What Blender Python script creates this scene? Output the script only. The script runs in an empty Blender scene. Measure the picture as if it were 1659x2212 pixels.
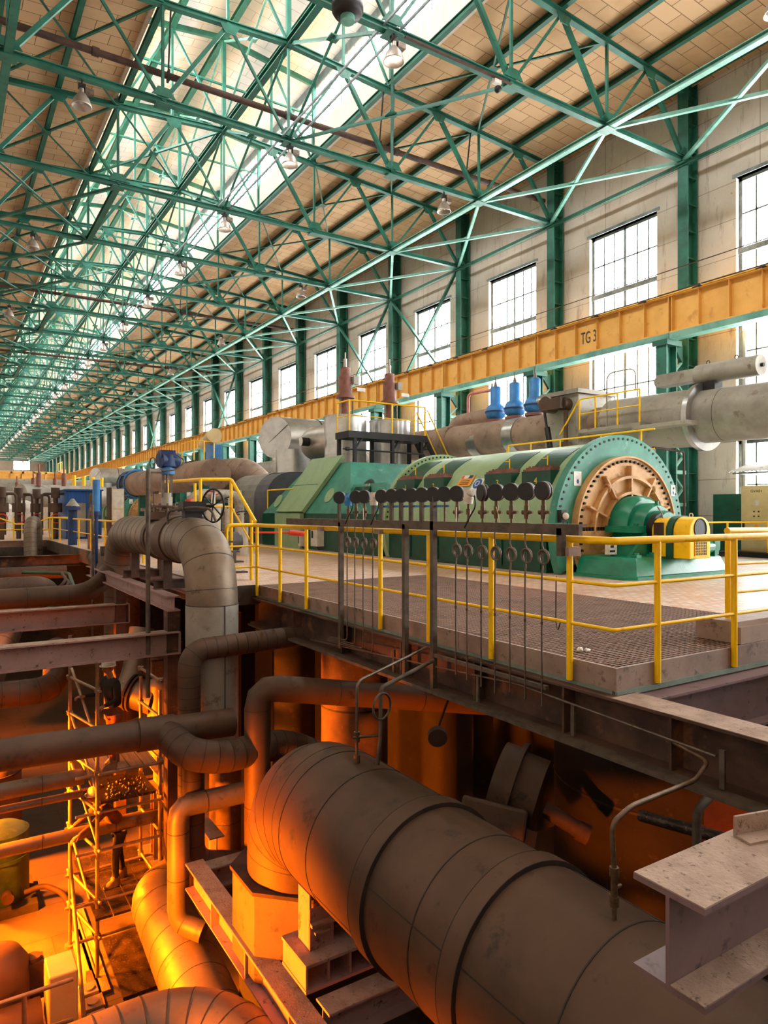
import bpy, math, random
from mathutils import Vector, Matrix
random.seed(7)
SC = bpy.context.scene
COL = SC.collection
PI = math.pi

# ------------------------------------------------------------------ camera
cam_data = bpy.data.cameras.new('camera')
cam_data.sensor_fit = 'VERTICAL'
cam_data.sensor_height = 36.0
cam_data.sensor_width = 27.0
cam_data.lens = 24.41
cam_data.shift_y = -0.0009
cam_data.clip_start = 0.05
cam_data.clip_end = 600
camera = bpy.data.objects.new('camera', cam_data)
camera.location = (0, 0, 1.356)
camera.rotation_euler = (math.radians(90), 0, math.radians(-32.5))
COL.objects.link(camera)
SC.camera = camera

# ------------------------------------------------------------------ sky, sun, exposure
world = bpy.data.worlds.new('overcast_sky')
SC.world = world
world.use_nodes = True
_bg = world.node_tree.nodes['Background']
_bg.inputs['Color'].default_value = (1.0, 0.975, 0.955, 1)
_bg.inputs['Strength'].default_value = 11.0
world.cycles.sampling_method = 'MANUAL'
world.cycles.sample_map_resolution = 64
SC.view_settings.view_transform = 'Standard'
SC.view_settings.look = 'None'
SC.view_settings.exposure = 1.85
SC.view_settings.gamma = 1.0
SC.view_settings.use_curve_mapping = False
SC.cycles.max_bounces = 7
SC.cycles.diffuse_bounces = 5
SC.cycles.glossy_bounces = 2
SC.cycles.transmission_bounces = 2
SC.cycles.transparent_max_bounces = 6
SC.cycles.sample_clamp_indirect = 6.0
SC.cycles.caustics_reflective = False
SC.cycles.caustics_refractive = False
SC.cycles.use_denoising = True


def area_light(name, loc, direction, sx, sy, power=None, color=(1, 1, 1), portal=False):
    l = bpy.data.lights.new(name, 'AREA')
    l.shape = 'RECTANGLE'
    l.size, l.size_y = sx, sy
    if portal:
        l.cycles.is_portal = True
    else:
        l.energy, l.color = power, color
    o = bpy.data.objects.new(name, l)
    o.location = loc
    o.rotation_euler = Vector(direction).to_track_quat('-Z', 'Y').to_euler()
    COL.objects.link(o)
    return o


def lamp_light(name, loc, power, color, radius=0.12):
    l = bpy.data.lights.new(name, 'POINT')
    l.energy, l.color, l.shadow_soft_size = power, color, radius
    o = bpy.data.objects.new(name, l)
    o.location = loc
    COL.objects.link(o)
    return o


def spot_light(name, loc, target, power, color, angle=110, blend=.6, radius=.18):
    l = bpy.data.lights.new(name, 'SPOT')
    l.energy, l.color, l.shadow_soft_size = power, color, radius
    l.spot_size, l.spot_blend = math.radians(angle), blend
    o = bpy.data.objects.new(name, l)
    o.location = loc
    o.rotation_euler = (Vector(target) - Vector(loc)).to_track_quat('-Z', 'Y').to_euler()
    COL.objects.link(o)
    return o


# sky portals in the openings that let the daylight in
def portal_x(name, x, y0, y1, z0, z1, dx):
    l = area_light(name, (0, 0, 0), (1, 0, 0), y1 - y0, z1 - z0, portal=True)
    # local X runs along the hall, local Y is vertical, local -Z points into the hall
    m = Matrix(((0, 0, -dx), (1, 0, 0), (0, -dx, 0)))
    l.matrix_world = Matrix.Translation((x, (y0 + y1) / 2, (z0 + z1) / 2)) @ m.to_4x4()


portal_x('portal_upper_windows', 21.95, -10, 80, 8.2, 12.2, -1)
portal_x('portal_lower_windows', 21.95, -10, 60, 4.6, 7.9, -1)
portal_x('portal_ground_windows', 21.95, -10, 14, 0.8, 3.7, -1)
portal_x('portal_monitor_right', 13.45, -10, 110, 17.3, 19.25, -1)
portal_x('portal_monitor_left', 5.15, -10, 110, 17.3, 19.25, 1)

SODIUM = (1.0, 0.185, 0.002)
# sodium floodlights of the lower level
for (l, p, t, e, a) in (('sodium_a', (-1.0, 7.6, -3.2), (3.2, 7.2, -4.2), 2500, 84), ('sodium_h', (-1.0, 3.2, -3.6), (3.2, 3.2, -3.8), 1300, 58), ('sodium_b', (-1.0, 12.6, -3.1), (2.6, 12.0, -4.8), 3300, 98), ('sodium_c', (4.4, 12.2, -2.6), (6.7, 11.3, -2.4), 130, 52),
                        ('sodium_d', (-.9, 22.0, -2.6), (3.0, 24.0, -3.8), 900, 100), ('sodium_e', (5.25, 3.0, -1.95), (5.65, 3.4, -1.35), 3.5, 60), ('sodium_f', (-.9, 9.6, -3.2), (1.6, 10.2, -6.0), 260, 110), ('sodium_g', (-.9, 16.5, -2.6), (2.5, 15.0, -4.4), 2600, 100)):
    spot_light(l, p, t, e, SODIUM, a)


# ------------------------------------------------------------------ materials
def lin(h):
    h = h.lstrip('#')
    r = [int(h[i:i + 2], 16) / 255 for i in (0, 2, 4)]
    return tuple(x / 12.92 if x <= .04045 else ((x + .055) / 1.055) ** 2.4 for x in r)


class NT:
    def __init__(s, name):
        s.m = bpy.data.materials.new(name)
        s.m.use_nodes = True
        s.t = s.m.node_tree
        s.b = s.t.nodes['Principled BSDF']
        s.tc = s.n('ShaderNodeTexCoord')

    def n(s, typ, **k):
        x = s.t.nodes.new(typ)
        for a, v in k.items():
            setattr(x, a, v)
        return x

    def l(s, a, b):
        s.t.links.new(a, b)

    def noise(s, scale, detail=4, rough=.6, stretch=None):
        x = s.n('ShaderNodeTexNoise')
        x.inputs['Scale'].default_value = scale
        x.inputs['Detail'].default_value = detail
        x.inputs['Roughness'].default_value = rough
        if stretch:
            mp = s.n('ShaderNodeMapping')
            mp.inputs['Scale'].default_value = stretch
            s.l(s.tc.outputs['Object'], mp.inputs['Vector'])
            s.l(mp.outputs['Vector'], x.inputs['Vector'])
        else:
            s.l(s.tc.outputs['Object'], x.inputs['Vector'])
        return x.outputs['Fac']

    def ramp(s, fac, lo, hi):
        r = s.n('ShaderNodeMapRange')
        r.inputs['From Min'].default_value = lo
        r.inputs['From Max'].default_value = hi
        s.l(fac, r.inputs['Value'])
        return r.outputs['Result']

    def mix(s, fac, a, b, mode='MIX'):
        x = s.n('ShaderNodeMix', data_type='RGBA', blend_type=mode)
        if isinstance(fac, float):
            x.inputs['Factor'].default_value = fac
        else:
            s.l(fac, x.inputs['Factor'])
        for q, i in ((a, 6), (b, 7)):
            if isinstance(q, tuple):
                x.inputs[i].default_value = (*q, 1)
            else:
                s.l(q, x.inputs[i])
        return x.outputs[2]

    def bump(s, h, strength, dist=.02):
        x = s.n('ShaderNodeBump')
        x.inputs['Strength'].default_value = strength
        x.inputs['Distance'].default_value = dist
        s.l(h, x.inputs['Height'])
        s.l(x.outputs['Normal'], s.b.inputs['Normal'])


def mat(name, c, c2=None, rough=.6, metal=0., scale=2.5, lo=.42, hi=.62, bump=.15, stretch=None, c3=None, s3=14., spec=.4):
    t = NT(name)
    c = lin(c)
    c2 = lin(c2) if c2 else tuple(x * .72 for x in c)
    f = t.noise(scale, 6, .65, stretch)
    col = t.mix(t.ramp(f, lo, hi), c, c2)
    if c3:
        col = t.mix(t.ramp(t.noise(s3, 5, .7), .58, .68), col, lin(c3))
    t.l(col, t.b.inputs['Base Color'])
    t.b.inputs['Roughness'].default_value = rough
    t.b.inputs['Metallic'].default_value = metal
    t.b.inputs['Specular IOR Level'].default_value = spec
    if bump:
        t.bump(t.noise(scale * 9, 3), bump, .01)
    return t.m


def emit(name, c, strength):
    t = NT(name)
    t.b.inputs['Base Color'].default_value = (*c, 1)
    t.b.inputs['Emission Color'].default_value = (*c, 1)
    t.b.inputs['Emission Strength'].default_value = strength
    return t.m


def brick_mat(name, c1, c2, mortar, bw, rh, msize, rot=(0, 0, 0), stain=None, rough=.85, sq=1.0, off=.5, bumpk=.4, sscale=.5, slo=.5, shi=.75, msmooth=.1):
    t = NT(name)
    mp = t.n('ShaderNodeMapping')
    mp.inputs['Rotation'].default_value = rot
    t.l(t.tc.outputs['Object'], mp.inputs['Vector'])
    b = t.n('ShaderNodeTexBrick')
    b.offset = off
    b.inputs['Color1'].default_value = (*lin(c1), 1)
    b.inputs['Color2'].default_value = (*lin(c2), 1)
    b.inputs['Mortar'].default_value = (*lin(mortar), 1)
    b.inputs['Scale'].default_value = 1
    b.inputs['Mortar Size'].default_value = msize
    b.inputs['Mortar Smooth'].default_value = msmooth
    b.inputs['Brick Width'].default_value = bw
    b.inputs['Row Height'].default_value = rh
    # wobble the joints so they look broken
    t.l(mp.outputs['Vector'], b.inputs['Vector'])
    col = b.outputs['Color']
    if stain:
        col = t.mix(t.ramp(t.noise(sscale, 6, .65), slo, shi), col, lin(stain))
    t.l(col, t.b.inputs['Base Color'])
    t.b.inputs['Roughness'].default_value = rough
    if bumpk:
        t.bump(b.outputs['Fac'], -bumpk, .01)
    return t.m


GREEN = mat('green_steel_paint', '#286a58', '#1d5345', rough=.5, scale=1.2, c3='#2a4a38', s3=3.5)
GREEN_D = mat('dark_green_steel_paint', '#1c5c48', '#154636', rough=.5, scale=1.0, c3='#3c4a38', s3=3.)
GREEN_L = mat('pale_green_steel_paint', '#75a593', '#53887a', rough=.5, scale=1.5)
TURQ = mat('turquoise_wall_paint', '#6fb39a', '#5a9e86', rough=.6, scale=1.5)
CRANE = mat('crane_yellow_paint', '#dca650', '#cf9842', rough=.5, scale=.7, c3='#c08a38', s3=2.2)
CRANE_L = mat('crane_rail_yellow', '#f0bd3a', '#cc962a', rough=.5, scale=2)
RUSTD = mat('dark_rusty_steel', '#4a3228', '#33231c', rough=.75, scale=3)
RAILY = mat('safety_yellow_paint', '#ffcc00', '#fac200', rough=.35, scale=5, c3='#e0aa10', s3=6, bump=.05)
ROOF = brick_mat('roof_panel_concrete', '#c2a07a', '#b6936d', '#6d5034', .99, .52, .012, stain='#ab8659', sscale=.7, rough=.9, bumpk=.3)
ROOFW = brick_mat('lit_monitor_panel_concrete', '#f6f0f0', '#f1e9e8', '#b8a59a', .99, .52, .010, stain='#e9dedb', sscale=.7, rough=.9, bumpk=.3)  # same panels as the roof, strong daylight put into the paler colour
TIMB = mat('monitor_curb_boarding', '#cbbaaa', '#b8a696', rough=.8, scale=3, stretch=(1, 6, .4))
FRAME = mat('window_frame_steel', '#7f8a8a', '#5c6464', rough=.5, scale=3)
FRAMED = mat('window_lintel_dark', '#56635f', '#454b48', rough=.6, scale=3)
REVEAL = mat('window_reveal_blue', '#a9c4cc', '#8fb0bc', rough=.6, scale=3)
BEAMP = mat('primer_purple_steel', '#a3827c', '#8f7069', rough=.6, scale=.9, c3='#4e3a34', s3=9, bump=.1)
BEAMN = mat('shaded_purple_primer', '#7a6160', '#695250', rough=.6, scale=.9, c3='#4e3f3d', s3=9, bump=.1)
DUSTY = mat('dusty_steel', '#a58d7d', '#8d7565', rough=.95, scale=5, c3='#574439', s3=26, bump=.5)
GIRD = mat('dirty_glow_brown_girder', '#583d2f', '#30221b', rough=.7, scale=1.3, c3='#7a4f34', s3=2.0, bump=.2)  # warm third tone puts the sodium glow into the dirty brown
KICK = mat('galvanised_toe_plate', '#9a8274', '#80695c', rough=.6, scale=1.6, c3='#54463d', s3=4)
CLAD = mat('aluminium_cladding', '#857361', '#6b5c4d', rough=.5, metal=.55, scale=1.1, lo=.4, hi=.68, c3='#5f5146', s3=5, bump=.12)
CLAD_D = mat('dusty_dark_cladding', '#604838', '#4a382c', rough=.6, metal=.3, scale=1.0, lo=.4, hi=.68, c3='#40332a', s3=3, bump=.12)
CLAD_L = mat('bright_cladding', '#b9b2a8', '#9d968c', rough=.35, metal=.75, scale=1.2, bump=.06)
SEAM = mat('cladding_seam', '#3b3029', '#2a221d', rough=.7, scale=3, bump=0)
SILVER = mat('sheet_aluminium', '#c3c2be', '#aaa9a5', rough=.3, metal=.85, scale=1.5, bump=.05)
PIPEG = mat('grey_painted_pipe', '#a09a8f', '#878177', rough=.55, metal=.2, scale=1.0, c3='#77695a', s3=3)
PIPEB = mat('brown_lagged_pipe', '#a08775', '#87705f', rough=.65, metal=.15, scale=1.2, c3='#6d5747', s3=3)
GENL = mat('generator_pale_green', '#93b086', '#88a57b', rough=.42, scale=2, c3='#6b8a64', s3=30, bump=.05)
GENC = mat('generator_cream_green', '#c9c9a0', '#b2b58c', rough=.42, scale=2, c3='#9a9d78', s3=30, bump=.05)
GEND = mat('generator_dark_green', '#0b4c39', '#083b2c', rough=.4, scale=1.5, bump=.05)
FLNG = mat('flange_green', '#3f8d78', '#33786a', rough=.45, scale=1.6, c3='#5c9a88', s3=3, bump=.08)
TAN = mat('end_shield_tan', '#cfa46c', '#b98c56', rough=.5, scale=2.2, c3='#8f6636', s3=3.5, bump=.15)
BOLT = mat('dark_bolt_steel', '#33281f', '#241c16', rough=.5, metal=.6, scale=8)
BLACK = mat('black_paint', '#171212', '#110d0d', rough=.5, scale=4)
GAUGE = mat('dusty_lit_black_enamel', '#4d403d', '#3b302e', rough=.5, scale=12)  # case lightened for dust and window light, against the black back plates
BRASS = mat('tarnished_brass', '#6f5742', '#58442f', rough=.5, metal=.5, scale=20)
TUBE = mat('dull_steel_tube', '#75675c', '#5e5248', rough=.45, metal=.6, scale=10)
GRATE = mat('brown_bar_grating', '#8d6f5d', '#7a5e4e', rough=.6, scale=3)
STRIP = mat('grey_green_strip', '#77857a', '#66746a', rough=.7, scale=3)
RACK = mat('grimy_steel_angle', '#5d5043', '#453a31', rough=.7, scale=7)
WHITE = mat('white_enamel', '#d8d2c6', '#c4bdb0', rough=.5, scale=6)
BEIGE = mat('beige_cabinet_paint', '#d2c08e', '#c4b17e', rough=.5, scale=1.5, bump=.03)
BLUE = mat('blue_enamel', '#3a7fbc', '#2d6aa3', rough=.4, scale=3)
BLUED = mat('dark_blue_enamel', '#1f3a6b', '#182d55', rough=.5, scale=4)
BLUEH = mat('blue_sheet_hut', '#1f57a0', '#1a4a8a', rough=.5, scale=1.2)
REDBR = mat('red_oxide_paint', '#8a5a4c', '#74483c', rough=.55, scale=4)
PINK = mat('pink_pipe_paint', '#d6897c', '#c0776b', rough=.5, scale=4)
RED = mat('signal_red', '#e0452a', '#c63a22', rough=.4, scale=4)
GREYC = mat('grey_turbine_casing', '#8d8a83', '#7b7871', rough=.55, scale=.8, c3='#6c6861', s3=2)
GREYD = mat('dark_grey_casing', '#5b5c62', '#4b4c52', rough=.55, scale=.8)
CONC = mat('pit_concrete', '#54483d', '#3f362e', rough=.9, scale=.9, c3='#2f2822', s3=2.2, bump=.4)
VDARK = mat('shade_black_shell', '#2b221d', '#1f1814', rough=.85, scale=1.5, c3='#3d3028', s3=6, bump=.3)  # near black: the shade under the deck is put into the colour
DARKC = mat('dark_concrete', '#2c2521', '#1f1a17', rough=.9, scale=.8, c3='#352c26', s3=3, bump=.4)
COND = mat('lagged_vessel', '#7b5f4d', '#5c463a', rough=.8, metal=.1, scale=1.2, c3='#8d6a4e', s3=9, bump=.3)
SCAF = mat('scaffold_tube_steel', '#a58f77', '#8b7763', rough=.45, metal=.5, scale=6)
WOODP = mat('scaffold_planks', '#b39873', '#94794f', rough=.85, scale=2, stretch=(8, .6, 8), bump=.2)
MESHD = mat('oily_steel_tread', '#4a3b31', '#2d241e', rough=.4, metal=.4, scale=4, c3='#8d7a66', s3=30, bump=.6)
MACHG = mat('machine_green', '#3f5a3c', '#2f452e', rough=.5, scale=3, c3='#5c5a3c', s3=5)
COPPER = mat('flaky_silver_lagging', '#b5aea2', '#8f877b', rough=.4, metal=.5, scale=12, bump=1.0)
SKIN = mat('skin', '#b07a5c', '#a06c50', rough=.6, scale=8)
JACKET = mat('work_jacket', '#6b4a36', '#553a2a', rough=.9, scale=5)
TROUS = mat('dark_work_trousers', '#2c2724', '#211d1b', rough=.9, scale=5)
TROUSR = mat('red_brown_work_trousers', '#8a4a30', '#713a25', rough=.9, scale=5)
BOOT = mat('dusty_work_boot', '#8a755e', '#6d5b49', rough=.8, scale=9)
RUSTO = mat('rust_red_panel', '#a4522c', '#83401f', rough=.8, scale=3)
ALUG = mat('lamp_reflector_aluminium', '#b5aaa0', '#9c9188', rough=.35, metal=.6, scale=6, bump=0)
SIGNW = mat('sign_white', '#e6e2da', '#dad6ce', rough=.5, scale=9, bump=0)
SIGNY = mat('sign_orange', '#f2a025', '#e69519', rough=.5, scale=9, bump=0)
SIGNB = mat('sign_blue', '#2a5fae', '#24549c', rough=.5, scale=9, bump=0)
SIGNK = mat('sign_ink', '#1d2436', '#181e2d', rough=.5, scale=9, bump=0)
YELN = mat('painted_number_yellow', '#dcc62c', '#d0ba22', rough=.5, scale=9, bump=0)
LETT = mat('crane_lettering_ink', '#3a3230', '#2e2826', rough=.6, scale=9, bump=0)
GLOW = emit('lit_lamp_glass', (1, .93, .82), 14)
SODG = emit('sodium_lamp_glass', (1, .42, .05), 25)

_t = NT('window_pane_glass')
_tr = _t.n('ShaderNodeBsdfTransparent')
_tr.inputs['Color'].default_value = (.93, .95, .96, 1)
_gl = _t.n('ShaderNodeBsdfGlossy')
_gl.inputs['Roughness'].default_value = .08
_mx = _t.n('ShaderNodeMixShader')
_mx.inputs['Fac'].default_value = .06
_t.l(_tr.outputs[0], _mx.inputs[1])
_t.l(_gl.outputs[0], _mx.inputs[2])
_t.l(_mx.outputs[0], _t.t.nodes['Material Output'].inputs['Surface'])
GLASS = _t.m


def wall_material():
    t = NT('stained_concrete_wall')
    base = t.mix(t.ramp(t.noise(.35, 7, .65), .35, .7), lin('#d2c9bd'), lin('#b8aa99'))
    base = t.mix(t.ramp(t.noise(1.2, 6, .7, (3, 3, .5)), .55, .75), base, lin('#94867a'))
    base = t.mix(t.ramp(t.noise(2.6, 5, .7), .66, .74), base, lin('#b08f56'))
    b = t.n('ShaderNodeTexBrick')
    mp = t.n('ShaderNodeMapping')
    mp.inputs['Rotation'].default_value = (0, PI / 2, 0)
    mp2 = t.n('ShaderNodeMapping')
    mp2.inputs['Rotation'].default_value = (0, 0, PI / 2)
    t.l(t.tc.outputs['Object'], mp.inputs['Vector'])
    t.l(mp.outputs['Vector'], mp2.inputs['Vector'])
    t.l(mp2.outputs['Vector'], b.inputs['Vector'])
    b.offset = 0
    b.inputs['Color1'].default_value = (1, 1, 1, 1)
    b.inputs['Color2'].default_value = (.94, .94, .94, 1)
    b.inputs['Mortar'].default_value = (.5, .45, .4, 1)
    b.inputs['Scale'].default_value = 1
    b.inputs['Mortar Size'].default_value = .012
    b.inputs['Brick Width'].default_value = 6.0
    b.inputs['Row Height'].default_value = 1.2
    base = t.mix(1.0, base, b.outputs['Color'], 'MULTIPLY')
    t.l(base, t.b.inputs['Base Color'])
    t.b.inputs['Roughness'].default_value = .9
    t.bump(t.noise(12, 4), .25, .02)
    return t.m


WALL = wall_material()


def tile_material():
    t = NT('worn_floor_tiles')
    b = t.n('ShaderNodeTexBrick')
    t.l(t.tc.outputs['Object'], b.inputs['Vector'])
    b.offset = .5
    b.inputs['Color1'].default_value = (*lin('#e8d3c1'), 1)
    b.inputs['Color2'].default_value = (*lin('#d9a887'), 1)
    b.inputs['Mortar'].default_value = (*lin('#7a5440'), 1)
    b.inputs['Scale'].default_value = 1
    b.inputs['Mortar Size'].default_value = .006
    b.inputs['Brick Width'].default_value = .2
    b.inputs['Row Height'].default_value = .1
    # the terracotta field gives way to pale screed by the window wall
    sx = t.n('ShaderNodeSeparateXYZ')
    t.l(t.tc.outputs['Object'], sx.inputs['Vector'])
    fac = t.ramp(sx.outputs['X'], 12.9, 13.0)
    fac2 = t.mix(t.ramp(t.noise(1.5, 5), .4, .7), lin('#e6e0d8'), lin('#cbc4bc'))
    col = t.mix(fac, b.outputs['Color'], fac2)
    col = t.mix(t.ramp(t.noise(.8, 6, .7), .5, .8), col, lin('#b58f76'))
    t.l(col, t.b.inputs['Base Color'])
    rr = t.n('ShaderNodeMapRange')
    rr.inputs['From Min'].default_value, rr.inputs['From Max'].default_value = 8.0, 13.0
    rr.inputs['To Min'].default_value, rr.inputs['To Max'].default_value = .45, .28
    t.l(sx.outputs['X'], rr.inputs['Value'])
    t.l(rr.outputs['Result'], t.b.inputs['Roughness'])
    t.b.inputs['Specular IOR Level'].default_value = .6
    return t.m


TILE = tile_material()

_t = NT('pit_floor_concrete')
_b = _t.n('ShaderNodeTexBrick')
_t.l(_t.tc.outputs['Object'], _b.inputs['Vector'])
_b.inputs['Color1'].default_value = (*lin('#6a5946'), 1)
_b.inputs['Color2'].default_value = (*lin('#604f3f'), 1)
_b.inputs['Mortar'].default_value = (*lin('#3f352c'), 1)
_b.inputs['Scale'].default_value = 1
_b.inputs['Mortar Size'].default_value = .008
_b.inputs['Brick Width'].default_value = 1.6
_b.inputs['Row Height'].default_value = 1.1
_c = _t.mix(_t.ramp(_t.noise(1.1, 7, .7), .5, .72), _b.outputs['Color'], lin('#4a3c30'))
_t.l(_c, _t.b.inputs['Base Color'])
_t.b.inputs['Roughness'].default_value = .55
_t.bump(_t.noise(20, 4), .2, .01)
PITF = _t.m


# ------------------------------------------------------------------ mesh builder
def V(*a):
    return Vector(a if len(a) > 1 else a[0])


def basis(d, up=(0, 0, 1)):
    d = Vector(d).normalized()
    u = Vector(up)
    if abs(d.dot(u.normalized())) > .995:
        u = Vector((0, 1, 0)) if abs(d.y) < .9 else Vector((1, 0, 0))
    x = d.cross(u).normalized()
    return x, x.cross(d).normalized(), d


class MB:
    def __init__(s):
        s.v, s.f, s.sm, s.mi, s.k = [], [], [], [], 0

    def add(s, vs, fs, smooth=False):
        o = len(s.v)
        s.v += [Vector(p) for p in vs]
        s.f += [tuple(i + o for i in f) for f in fs]
        s.sm += [smooth] * len(fs)
        s.mi += [s.k] * len(fs)
        return s

    def join(s, o, k):
        """take in another shape as surface detail with the k-th material"""
        n = len(s.v)
        s.v += o.v
        s.f += [tuple(i + n for i in f) for f in o.f]
        s.sm += o.sm
        s.mi += [k] * len(o.f)
        return s

    def box(s, x0, x1, y0, y1, z0, z1):
        vs = [(x, y, z) for z in (z0, z1) for y in (y0, y1) for x in (x0, x1)]
        return s.add(vs, [(0, 2, 3, 1), (4, 5, 7, 6), (0, 1, 5, 4), (2, 6, 7, 3), (0, 4, 6, 2), (1, 3, 7, 5)])

    def bar(s, p, q, w, h, up=(0, 0, 1)):
        p, q = Vector(p), Vector(q)
        x, y, d = basis(q - p, up)
        vs = [e + x * (a * w / 2) + y * (b * h / 2) for e in (p, q) for b in (-1, 1) for a in (-1, 1)]
        return s.add(vs, [(0, 2, 3, 1), (4, 5, 7, 6), (0, 1, 5, 4), (2, 6, 7, 3), (0, 4, 6, 2), (1, 3, 7, 5)])

    def ibeam(s, p, q, h, w, tf, tw, up=(0, 0, 1)):
        p, q = Vector(p), Vector(q)
        x, y, d = basis(q - p, up)
        a, b, c = w / 2, h / 2, tw / 2
        pr = [(-a, -b), (a, -b), (a, -b + tf), (c, -b + tf), (c, b - tf), (a, b - tf), (a, b), (-a, b), (-a, b - tf), (-c, b - tf), (-c, -b + tf), (-a, -b + tf)]
        n = len(pr)
        vs = [e + x * i + y * j for e in (p, q) for i, j in pr]
        fs = [(i, (i + 1) % n, n + (i + 1) % n, n + i) for i in range(n)]
        for o in (0, n):
            e = [(0, 1, 2, 11), (11, 2, 3, 10), (10, 3, 4, 9), (9, 4, 5, 8), (8, 5, 6, 7)]
            fs += [tuple(i + o for i in (f if o else f[::-1])) for f in e]
        return s.add(vs, fs)

    def angle(s, p, q, w, t, up=(0, 0, 1)):
        p, q = Vector(p), Vector(q)
        x, y, d = basis(q - p, up)
        pr = [(0, 0), (w, 0), (w, t), (t, t), (t, w), (0, w)]
        n = 6
        vs = [e + x * (i - w / 3) + y * (j - w / 3) for e in (p, q) for i, j in pr]
        fs = [(i, (i + 1) % n, n + (i + 1) % n, n + i) for i in range(n)]
        fs += [(3, 2, 1, 0), (5, 4, 3, 0), (n, n + 1, n + 2, n + 3), (n, n + 3, n + 4, n + 5)]
        return s.add(vs, fs)

    def cyl(s, p, q, r, n=20, r2=None, caps=True, smooth=True):
        p, q = Vector(p), Vector(q)
        r2 = r if r2 is None else r2
        x, y, d = basis(q - p)
        vs = []
        for e, rr in ((p, r), (q, r2)):
            vs += [e + (x * math.cos(2 * PI * i / n) + y * math.sin(2 * PI * i / n)) * rr for i in range(n)]
        s.add(vs, [(i, (i + 1) % n, n + (i + 1) % n, n + i) for i in range(n)], smooth)
        if caps:
            s.add(vs[:n], [tuple(range(n))[::-1]])
            s.add(vs[n:], [tuple(range(n))])
        return s

    def loft(s, rings, smooth=True, caps=True, closed=False):
        n = len(rings[0])
        vs = [p for r in rings for p in r]
        fs = []
        m = len(rings)
        for k in range(m - (0 if closed else 1)):
            a, b = k * n, ((k + 1) % m) * n
            fs += [(a + i, a + (i + 1) % n, b + (i + 1) % n, b + i) for i in range(n)]
        s.add(vs, fs, smooth)
        if caps and not closed:
            s.add(rings[0], [tuple(range(n))[::-1]])
            s.add(rings[-1], [tuple(range(n))])
        return s

    def lathe(s, prof, base, axis=(0, 0, 1), n=32, smooth=True, caps=True):
        base = Vector(base)
        x, y, d = basis(axis)
        rings = [[base + d * h + (x * math.cos(2 * PI * i / n) + y * math.sin(2 * PI * i / n)) * max(r, 1e-4) for i in range(n)] for r, h in prof]
        return s.loft(rings, smooth, caps)

    def tube(s, pts, r, n=16, caps=True, radii=None, closed=False):
        pts = [Vector(p) for p in pts]
        m = len(pts)
        rings, px = [], None
        for i, p in enumerate(pts):
            if closed:
                d = pts[(i + 1) % m] - pts[i - 1]
            else:
                d = pts[min(i + 1, m - 1)] - pts[max(i - 1, 0)]
            d.normalize()
            if px is None:
                x, y, _ = basis(d)
            else:
                x = (px - d * px.dot(d)).normalized()
                y = x.cross(d)
            px = x
            rr = radii[i] if radii else r
            k = 1.0
            rings.append([p + (x * math.cos(2 * PI * j / n) + y * math.sin(2 * PI * j / n)) * rr * k for j in range(n)])
        return s.loft(rings, True, caps, closed)

    def torus(s, c, axis, R, r, n=28, k=8, a0=0, a1=2 * PI):
        c = Vector(c)
        x, y, d = basis(axis)
        full = abs(a1 - a0) > 2 * PI - 1e-3
        pts = [c + (x * math.cos(a0 + (a1 - a0) * i / n) + y * math.sin(a0 + (a1 - a0) * i / n)) * R for i in range(n if full else n + 1)]
        return s.tube(pts, r, k, not full, None, full)

    def prism(s, poly, vec, smooth=False):
        poly = [Vector(p) for p in poly]
        vec = Vector(vec)
        n = len(poly)
        vs = poly + [p + vec for p in poly]
        fs = [(i, (i + 1) % n, n + (i + 1) % n, n + i) for i in range(n)]
        fs += [tuple(range(n))[::-1], tuple(range(n, 2 * n))]
        return s.add(vs, fs, smooth)

    def sphere(s, c, r, n=16, m=10, sz=1.0):
        return s.lathe([(r * math.sin(PI * i / m), -r * sz * math.cos(PI * i / m)) for i in range(m + 1)], c, (0, 0, 1), n, True, False)

    def blob(s, c, r, n=10, m=7, k=.25):
        c = Vector(c)
        rings = []
        for i in range(m + 1):
            t = PI * i / m
            rings.append([c + Vector((math.sin(t) * math.cos(2 * PI * j / n) * r[0], math.sin(t) * math.sin(2 * PI * j / n) * r[1], -math.cos(t) * r[2])) * random.uniform(1 - k, 1 + k) for j in range(n)])
        return s.loft(rings, True, False)

    def build(s, name, material, parent=None, bevel=0, world_loc=None):
        loc = Vector(parent['_loc']) if parent is not None and '_loc' in parent else Vector((0, 0, 0))
        if world_loc is not None:
            loc = Vector(world_loc)
        me = bpy.data.meshes.new(name)
        me.from_pydata([tuple(p - loc) for p in s.v], [], s.f)
        me.polygons.foreach_set('use_smooth', s.sm)
        for m_ in (material if isinstance(material, (list, tuple)) else [material]):
            me.materials.append(m_)
        me.polygons.foreach_set('material_index', s.mi)
        me.update()
        o = bpy.data.objects.new(name, me)
        COL.objects.link(o)
        if parent is not None:
            o.parent = parent
            o['_loc'] = tuple(loc)
        if bevel:
            b = o.modifiers.new('edge', 'BEVEL')
            b.width, b.segments, b.limit_method = bevel, 2, 'ANGLE'
        return o


def fix_normals():
    import bmesh
    done = set()
    for o in COL.objects:
        if o.type == 'MESH' and o.data.name not in done:
            done.add(o.data.name)
            bm = bmesh.new()
            bm.from_mesh(o.data)
            bmesh.ops.recalc_face_normals(bm, faces=bm.faces)
            bm.to_mesh(o.data)
            bm.free()


def tag(o, label=None, cat=None, group=None, kind=None):
    if label:
        o['label'] = label
    if cat:
        o['category'] = cat
    if group:
        o['group'] = group
    if kind:
        o['kind'] = kind
    return o


def thing(name, label, cat, loc=(0, 0, 0), group=None):
    o = bpy.data.objects.new(name, None)
    o.empty_display_size = .2
    o.location = loc
    o['_loc'] = tuple(loc)
    COL.objects.link(o)
    return tag(o, label, cat, group)


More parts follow.
